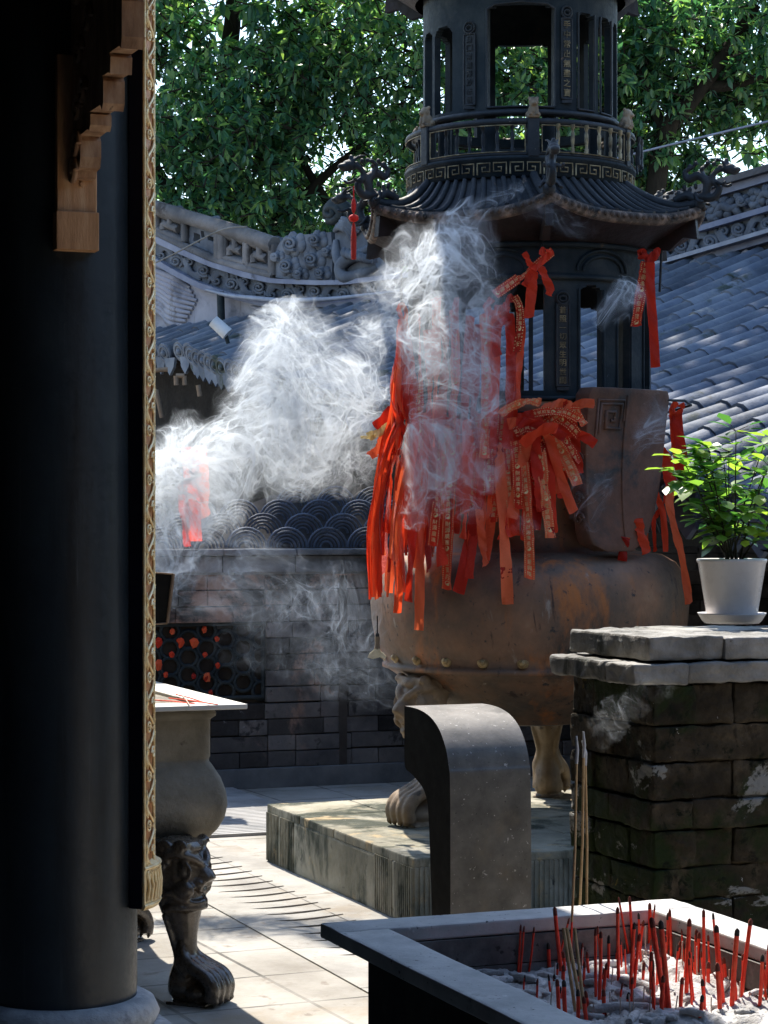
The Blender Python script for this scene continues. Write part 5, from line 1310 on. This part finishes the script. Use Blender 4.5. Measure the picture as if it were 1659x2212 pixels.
for a, b in zip(rows, rows[1:]):
    n = 12
    for q in range(n):
        la, lb = RL(a)*q/n, RL(b)*q/n; la2, lb2 = RL(a)*(q+1)/n, RL(b)*(q+1)/n
        m.add([rp(a, la), rp(b, lb), rp(b, lb2-.03, .02), rp(a, la2-.03, .02)], [(0,1,2,3)])
        m.add([rp(a, la, -.12), rp(b, lb, -.12), rp(b, lb2-.03, -.10), rp(a, la2-.03, -.10)], [(3,2,1,0)], 1)
obj('pan_tiles', m, [M['tile'], M['darkwood']], rf)
m = MB()
for a, b in zip(rows, rows[1:]):
    f = .34; p, q = rp(a, RL(a)*f, -.1), rp(b, RL(b)*f, -.1)
    m.add([V((p.x, p.y, 0)), V((q.x, q.y, 0)), q, p], [(0,1,2,3)])
obj('front_wall', m, M['darkwood'], bh)
for (x0, y0, x1, y1, yy) in ((337,842,350,902,20.),(335,800,362,798,19.5),(380,812,381,832,19.5),(398,812,399,832,19.5),(380,812,398,812,19.5),(428,832,432,856,19.5)):
    m = MB(); m.tube([P(x0, y0, yy), P(x1, y1, yy)], .022, 5); obj('eave_beam', m, M['beam'], bh)
lt = P(478, 708, 19.9)
fl = thing('floodlight', 'small grey floodlight lying on the tube tiles below the gable', 'floodlight', lt)
m = MB(); m.tube([lt+V((-.07,0,.06)), lt+V((.06,-.02,-.06))], [.055,.06], 14); obj('housing', m, M['lampgrey'], fl)
m = MB(); m.tube([lt+V((.03,0,-.02)), lt+V((.06,.02,-.14))], .02, 6); obj('bracket', m, M['iron'], fl)
# cables
for pts, r_, lab in (([(250,672),(333,625),(470,562),(580,508),(640,500)], .009, 'thin dark cable slanting across the carved gable wall at left'), ([(1250,402),(1375,376),(1500,345),(1659,308),(1800,276)], .010, 'pale cable running up to the right above the carved ridge')):
    m = MB(); pp = [W(x, y, .6) for x, y in pts]; m.tube(cr(pp, 24), r_, 5); tagit(obj('cable', m, M['cable'] if r_ < .0095 else M['pipe'], loc=pp[0]), lab, 'cable')
# ================================================================ trees
r8 = random.Random(77)
def tree(label, trunk, limbs, crowns, leafn, mat, seed):
    q = random.Random(seed)
    t = thing('broadleaf_tree', label, 'tree', trunk[0][0], 'trees behind the temple wing')
    m = MB()
    for pts, r0, r1 in [(trunk[0], trunk[1], trunk[2])]+limbs:
        c = cr(pts, 16); m.tube([p+V((noise.noise(p*.9), noise.noise(p*.9+V((3,3,3))), 0))*.08 for p in c], [r0+(r1-r0)*i/15 for i in range(16)], 9)
    lv = MB()
    for (c, r_, n, ls, gap) in crowns:
        c = V(c); made = 0; tries = 0
        while made < n and tries < n*12:
            tries += 1
            d = V((q.gauss(0,1), q.gauss(0,1), q.gauss(0,1))).normalized()*(q.random()**.36)
            p = c+V((d.x*r_[0], d.y*r_[1], d.z*r_[2]))
            nz_ = noise.noise(p*.75+V((seed, 0, 0)))+.5*noise.noise(p*1.9)
            if nz_ < gap: continue
            made += 1
            tw_ = V((q.uniform(-1, 1), q.uniform(-1, 1), q.uniform(-.5, .7))).normalized()
            m.tube([p-tw_*ls*1.6-Z*.04, p], [.012, .005], 4, caps=False)
            for k in range(9):
                a = 2*PI*k/9*1.62+q.uniform(-.3, .3); s = tw_.orthogonal().normalized(); u = tw_.cross(s)
                dd = (tw_*q.uniform(-.2, .8)+(s*math.cos(a)+u*math.sin(a))*1.0-Z*q.uniform(.0, .55))
                leaf(lv, p-tw_*q.uniform(0, ls*.9), dd, Z+V((q.uniform(-.6, .6), q.uniform(-.6, .6), 0)), ls*q.uniform(.75, 1.2), ls*q.uniform(.30, .40), q.uniform(.05, .35))
    obj('trunk', m, M['bark'], t); obj('crown', lv, mat, t)
tree('dense dark green broadleaf tree above the carved gable wall at left', ([V((-2.6,29.5,0)), V((-2.5,29.4,2.6)), V((-2.2,29.2,5.5)), V((-2.0,29,8.5))], .30, .10), [([V((-2.4,29.3,4)), V((-1.2,28.6,5.6)), V((-.3,28.2,6.4))], .12, .03), ([V((-2.3,29.3,5)), V((-3.2,28.6,6.5)), V((-3.8,28.2,7.6))], .12, .03)],
     [((-2.4,28.3,6.2), (2.3,1.7,2.4), 2300, .155, -.15), ((-1.9,28.9,9.2), (3.0,2.5,1.8), 420, .27, -.3), ((-2.7,26.2,12.3), (3.6,3.,2.2), 800, .34, -.5)], 0, M['leaf'], 1)  # last crown is out of view, added to shade the left roof
tree('lighter broadleaf tree directly behind the top of the iron burner', ([V((.4,30.2,0)), V((.5,30.,3.)), V((.9,29.6,6)), V((1.,26,10))], .32, .12), [([V((.6,29.8,4)), V((-.5,28.9,5.4)), V((-1.2,28.4,6.6))], .12, .03), ([V((.8,29.5,5)), V((2.0,28.8,6.3)), V((2.6,28.4,7.3))], .12, .03), ([V((1.,27.,9)), V((.9,23.,11)), V((.7,19.5,12))], .13, .04)],
     [((.4,28.6,6.6), (2.3,1.7,2.4), 2200, .155, -.13), ((2.2,29.3,6.2), (1.6,1.4,2.3), 950, .16, -.08), ((1.2,22.3,12.4), (4.2,4.2,2.4), 1250, .34, -.55)], 0, M['leaf2'], 2)  # last crown hangs unseen overhead, placed to shade the roof tiles
tree('right hand tree with dark slanting trunk visible above the carved ridge', ([V((2.9,28.4,0)), V((3.1,28.3,3.2)), P(1428,330,28.2), P(1470,240,28.1), P(1560,120,28), P(1640,10,27.9)], .16, .08), [([P(1440,300,28.2), P(1395,200,28.4), P(1385,90,28.6)], .10, .03), ([P(1520,190,28.1), P(1600,180,28.), P(1700,140,28.)], .09, .03)],
     [((3.2,28.9,7.2), (1.4,1.3,1.9), 900, .155, -.1), ((4.9,28.7,8.1), (1.9,1.5,1.5), 1150, .155, -.1), ((4.5,29.3,6.0), (1.9,1.0,.8), 150, .20, 0.), ((5.,24,12.5), (4.,4.5,2.2), 700, .34, -.5), ((3.9,18.9,12.6), (3.3,2.6,1.9), 760, .34, -.6)], 0, M['leaf'], 3)  # last two crowns are unseen, added to keep sun off the right roof
tree('pale sunlit tree far behind the others seen through their gaps', ([V((-.5,37,0)), V((-.6,37,4)), V((-.3,37,9))], .3, .1), [([V((-.6,37,3.5)), V((2.5,36.5,6))], .12, .04), ([V((-.6,37,3.5)), V((-3.,36.5,6.2))], .12, .04)],
     [((-2.2,36.5,6.2), (3.2,1.5,2.6), 330, .28, .05), ((2.2,36.5,6.6), (3.0,1.5,2.6), 260, .28, 0.05)], 0, M['leaf2'], 4)
tree('young leafy tree standing farthest left beyond the gable wall', ([V((-8.5,36,0)), V((-8.4,36,4)), V((-8.,36,9))], .25, .08), [([V((-8.4,36,3.5)), V((-6.5,35.5,6.5))], .1, .03)], [((-8.,35.5,6.8), (3.6,2.2,3.2), 1100, .22, -.2)], 0, M['leaf'], 6)
# ================================================================ light, sky, camera
SUN = V((-.25*.53, .97*.53, .848)).normalized()
w = bpy.data.worlds.new('World'); S.world = w; w.use_nodes = True; t = w.node_tree
bg = t.nodes['Background']; sky = t.nodes.new('ShaderNodeTexSky'); sky.sky_type = 'NISHITA'; sky.sun_disc = False
sky.sun_elevation = math.asin(SUN.z); sky.sun_rotation = math.atan2(SUN.x, SUN.y); sky.air_density = 1.3; sky.dust_density = .6; sky.ozone_density = 2.5
t.links.new(sky.outputs[0], bg.inputs[0]); bg.inputs[1].default_value = .15
sl = bpy.data.lights.new('sun', 'SUN'); sl.energy = 4.0; sl.angle = R(.53); sl.color = (1, .93, .82)
so = bpy.data.objects.new('sun', sl); COL.objects.link(so); so.rotation_euler = SUN.to_track_quat('Z', 'Y').to_euler(); so.location = (0, 0, 30)
cam = bpy.data.cameras.new('camera'); co = bpy.data.objects.new('camera', cam); COL.objects.link(co)
co.location = (0, 0, EYE); co.rotation_euler = (PI/2, 0, 0)
cam.sensor_fit = 'HORIZONTAL'; cam.sensor_width = 36; cam.lens = 36*F/1659; cam.shift_y = (HY-1106)/2212*(2212/1659); cam.clip_end = 1000; cam.clip_start = .05
cam.shift_y = (HY-1106)/2212 if False else (HY-1106)/1659
S.camera = co
vs_ = S.view_settings; vs_.view_transform = 'Standard'; vs_.look = 'None'; vs_.exposure = 1.35; vs_.gamma = 1
cy_ = S.cycles
cy_.use_denoising = True
try: cy_.denoiser = 'OPENIMAGEDENOISE'
except Exception: pass
cy_.max_bounces = 7; cy_.diffuse_bounces = 3; cy_.glossy_bounces = 2; cy_.transmission_bounces = 4; cy_.transparent_max_bounces = 8; cy_.volume_bounces = 1
cy_.sample_clamp_indirect = 4; cy_.use_adaptive_sampling = True; cy_.adaptive_threshold = .02
cy_.caustics_reflective = False; cy_.caustics_refractive = False
bpy.data.objects.remove(_fo)
# ================================================================ smoke (real volumes)
def smoke(name, label, blobs, dens, vox=.035, grow=1.12, scale=1.0, color=(.90,.95,1.), step=.2, an=.3):
    m = MB()
    for (px, py, Y, rx, ry, rd, w_) in blobs:
        c = P(px, py, Y); k = Y/F; m.ell(c, (rx*k*grow, rd*grow, ry*k*grow), 20, 14)
    mt, t, out = newmat(name)
    pos = nd(t, 'ShaderNodeNewGeometry').outputs['Position']
    def nvec(sc, amp, vec, det=2.):
        n = nd(t, 'ShaderNodeTexNoise', None, Vector=vec, Scale=sc, Detail=det, Roughness=.55).outputs['Color']
        s = nd(t, 'ShaderNodeVectorMath', {'operation': 'SUBTRACT'}, _0=n, _1=(.5, .5, .5)).outputs[0]
        return nd(t, 'ShaderNodeVectorMath', {'operation': 'SCALE'}, _0=s, Scale=amp).outputs[0]
    vadd = lambda a, b: nd(t, 'ShaderNodeVectorMath', {'operation': 'ADD'}, _0=a, _1=b).outputs[0]
    w1 = nvec(2.6*scale, .30/scale, pos, .0); p1 = vadd(pos, w1)
    w2 = nvec(5.5*scale, .20/scale, p1, .8); p2 = vadd(p1, w2)
    acc = None
    for (px, py, Y, rx, ry, rd, w_) in blobs:
        c = P(px, py, Y); k = Y/F
        d = nd(t, 'ShaderNodeVectorMath', {'operation': 'SUBTRACT'}, _0=vadd(p2, (0,0,0)) if False else p2, _1=tuple(c)).outputs[0]
        d = nd(t, 'ShaderNodeVectorMath', {'operation': 'DIVIDE'}, _0=d, _1=(rx*k, rd, ry*k)).outputs[0]
        l = nd(t, 'ShaderNodeVectorMath', {'operation': 'LENGTH'}, _0=d).outputs['Value']
        f = nd(t, 'ShaderNodeMapRange', {'interpolation_type': 'SMOOTHSTEP'}, Value=l, From_Min=1.04, From_Max=.55, To_Min=0., To_Max=w_).outputs[0]
        acc = f if acc is None else mth(t, 'MAXIMUM', acc, f)
    n1 = nd(t, 'ShaderNodeTexNoise', None, Vector=p2, Scale=6.5*scale, Detail=1.5, Roughness=.5).outputs['Fac']
    s1 = mth(t, 'POWER', nd(t, 'ShaderNodeMapRange', None, Value=mth(t, 'ABSOLUTE', mth(t, 'SUBTRACT', n1, .5)), From_Min=.016, From_Max=0.).outputs[0], 1.)
    n2 = nd(t, 'ShaderNodeTexNoise', None, Vector=vadd(p2, (3.1, 1.7, 5.3)), Scale=14.*scale, Detail=1.5, Roughness=.5).outputs['Fac']
    s2 = mth(t, 'POWER', nd(t, 'ShaderNodeMapRange', None, Value=mth(t, 'ABSOLUTE', mth(t, 'SUBTRACT', n2, .5)), From_Min=.022, From_Max=0.).outputs[0], 1.)
    big = sm(t, nd(t, 'ShaderNodeTexNoise', None, Vector=p1, Scale=2.4*scale, Detail=1.).outputs['Fac'], .36, .62, .35, 1.25)
    d = mth(t, 'ADD', .03, mth(t, 'ADD', mth(t, 'MULTIPLY', s1, 1.5), mth(t, 'MULTIPLY', s2, 1.1)))
    d = mth(t, 'MULTIPLY', mth(t, 'MULTIPLY', d, acc), mth(t, 'MULTIPLY', big, dens))
    pv = nd(t, 'ShaderNodeVolumePrincipled', None, Color=c4(color), Density=d, Anisotropy=an)
    t.links.new(pv.outputs[0], out.inputs['Volume'])
    o = obj(name, m, mt, loc=(0,0,0), remesh=vox)
    mt.cycles.homogeneous_volume = False
    try: mt.cycles.volume_step_rate = step
    except Exception: pass
    return tagit(o, label, 'smoke', kind='stuff')
smoke('smoke', 'dense curling white incense smoke drifting across the courtyard', [
 (655,790,9.95,150,140,.26,1.), (790,700,9.85,85,70,.16,.5), (740,830,9.9,110,130,.24,.9), (560,905,9.85,115,105,.24,.95), (660,960,9.95,170,115,.24,.85), (470,985,9.9,120,105,.24,1.), (395,960,9.9,90,90,.24,1.35), (362,1050,9.9,105,150,.24,1.35), (455,1090,9.9,110,85,.2,.75), (770,985,9.85,100,95,.2,.65),
 (960,570,9.10,150,95,.20,.85), (845,600,9.2,95,55,.14,.55), (1035,510,9.10,85,80,.15,.75), (1088,440,9.10,42,62,.08,.5), (1112,410,9.08,26,52,.05,.8), (960,740,9.12,120,150,.18,.8), (1020,830,9.12,105,140,.18,.9), (1060,660,9.12,58,100,.14,.65), (895,1085,9.15,52,60,.12,.32), (1005,1075,9.15,75,55,.1,.34), (850,700,9.2,60,55,.12,.4), (975,960,9.15,95,120,.16,.55), (1040,960,9.12,100,80,.14,.5), (925,1010,9.2,62,85,.14,.45),
], 21., .04, step=.15)
smoke('smoke', 'thin bluish smoke haze hanging low before the dark brick wall at left', [(390,1185,9.9,120,120,.2,.9), (520,1190,9.9,140,90,.2,.55), (560,1290,9.9,170,100,.2,.42), (720,1330,9.8,180,110,.2,.26), (790,1430,9.6,140,100,.18,.22), (600,1420,9.9,180,80,.18,.18)], 5.2, .04, step=.25, color=(.72,.83,1.))
smoke('smoke', 'thin grey smoke wisps before the rusty ear of the tall burner', [(1395,930,9.2,50,90,.10,.5), (1340,660,9.3,75,60,.10,.7), (1230,480,9.2,110,50,.08,.10), (1150,1120,9.15,85,45,.08,.7), (1290,1080,9.15,70,80,.08,.35)], 16., .03)
smoke('smoke', 'bluish wisp rising from the long gold incense sticks before the pillar', [(1295,1590,4.5,45,40,.03,1.), (1350,1540,4.5,60,40,.035,.9), (1420,1490,4.5,60,40,.035,.6)], 7., .012, scale=3.2)
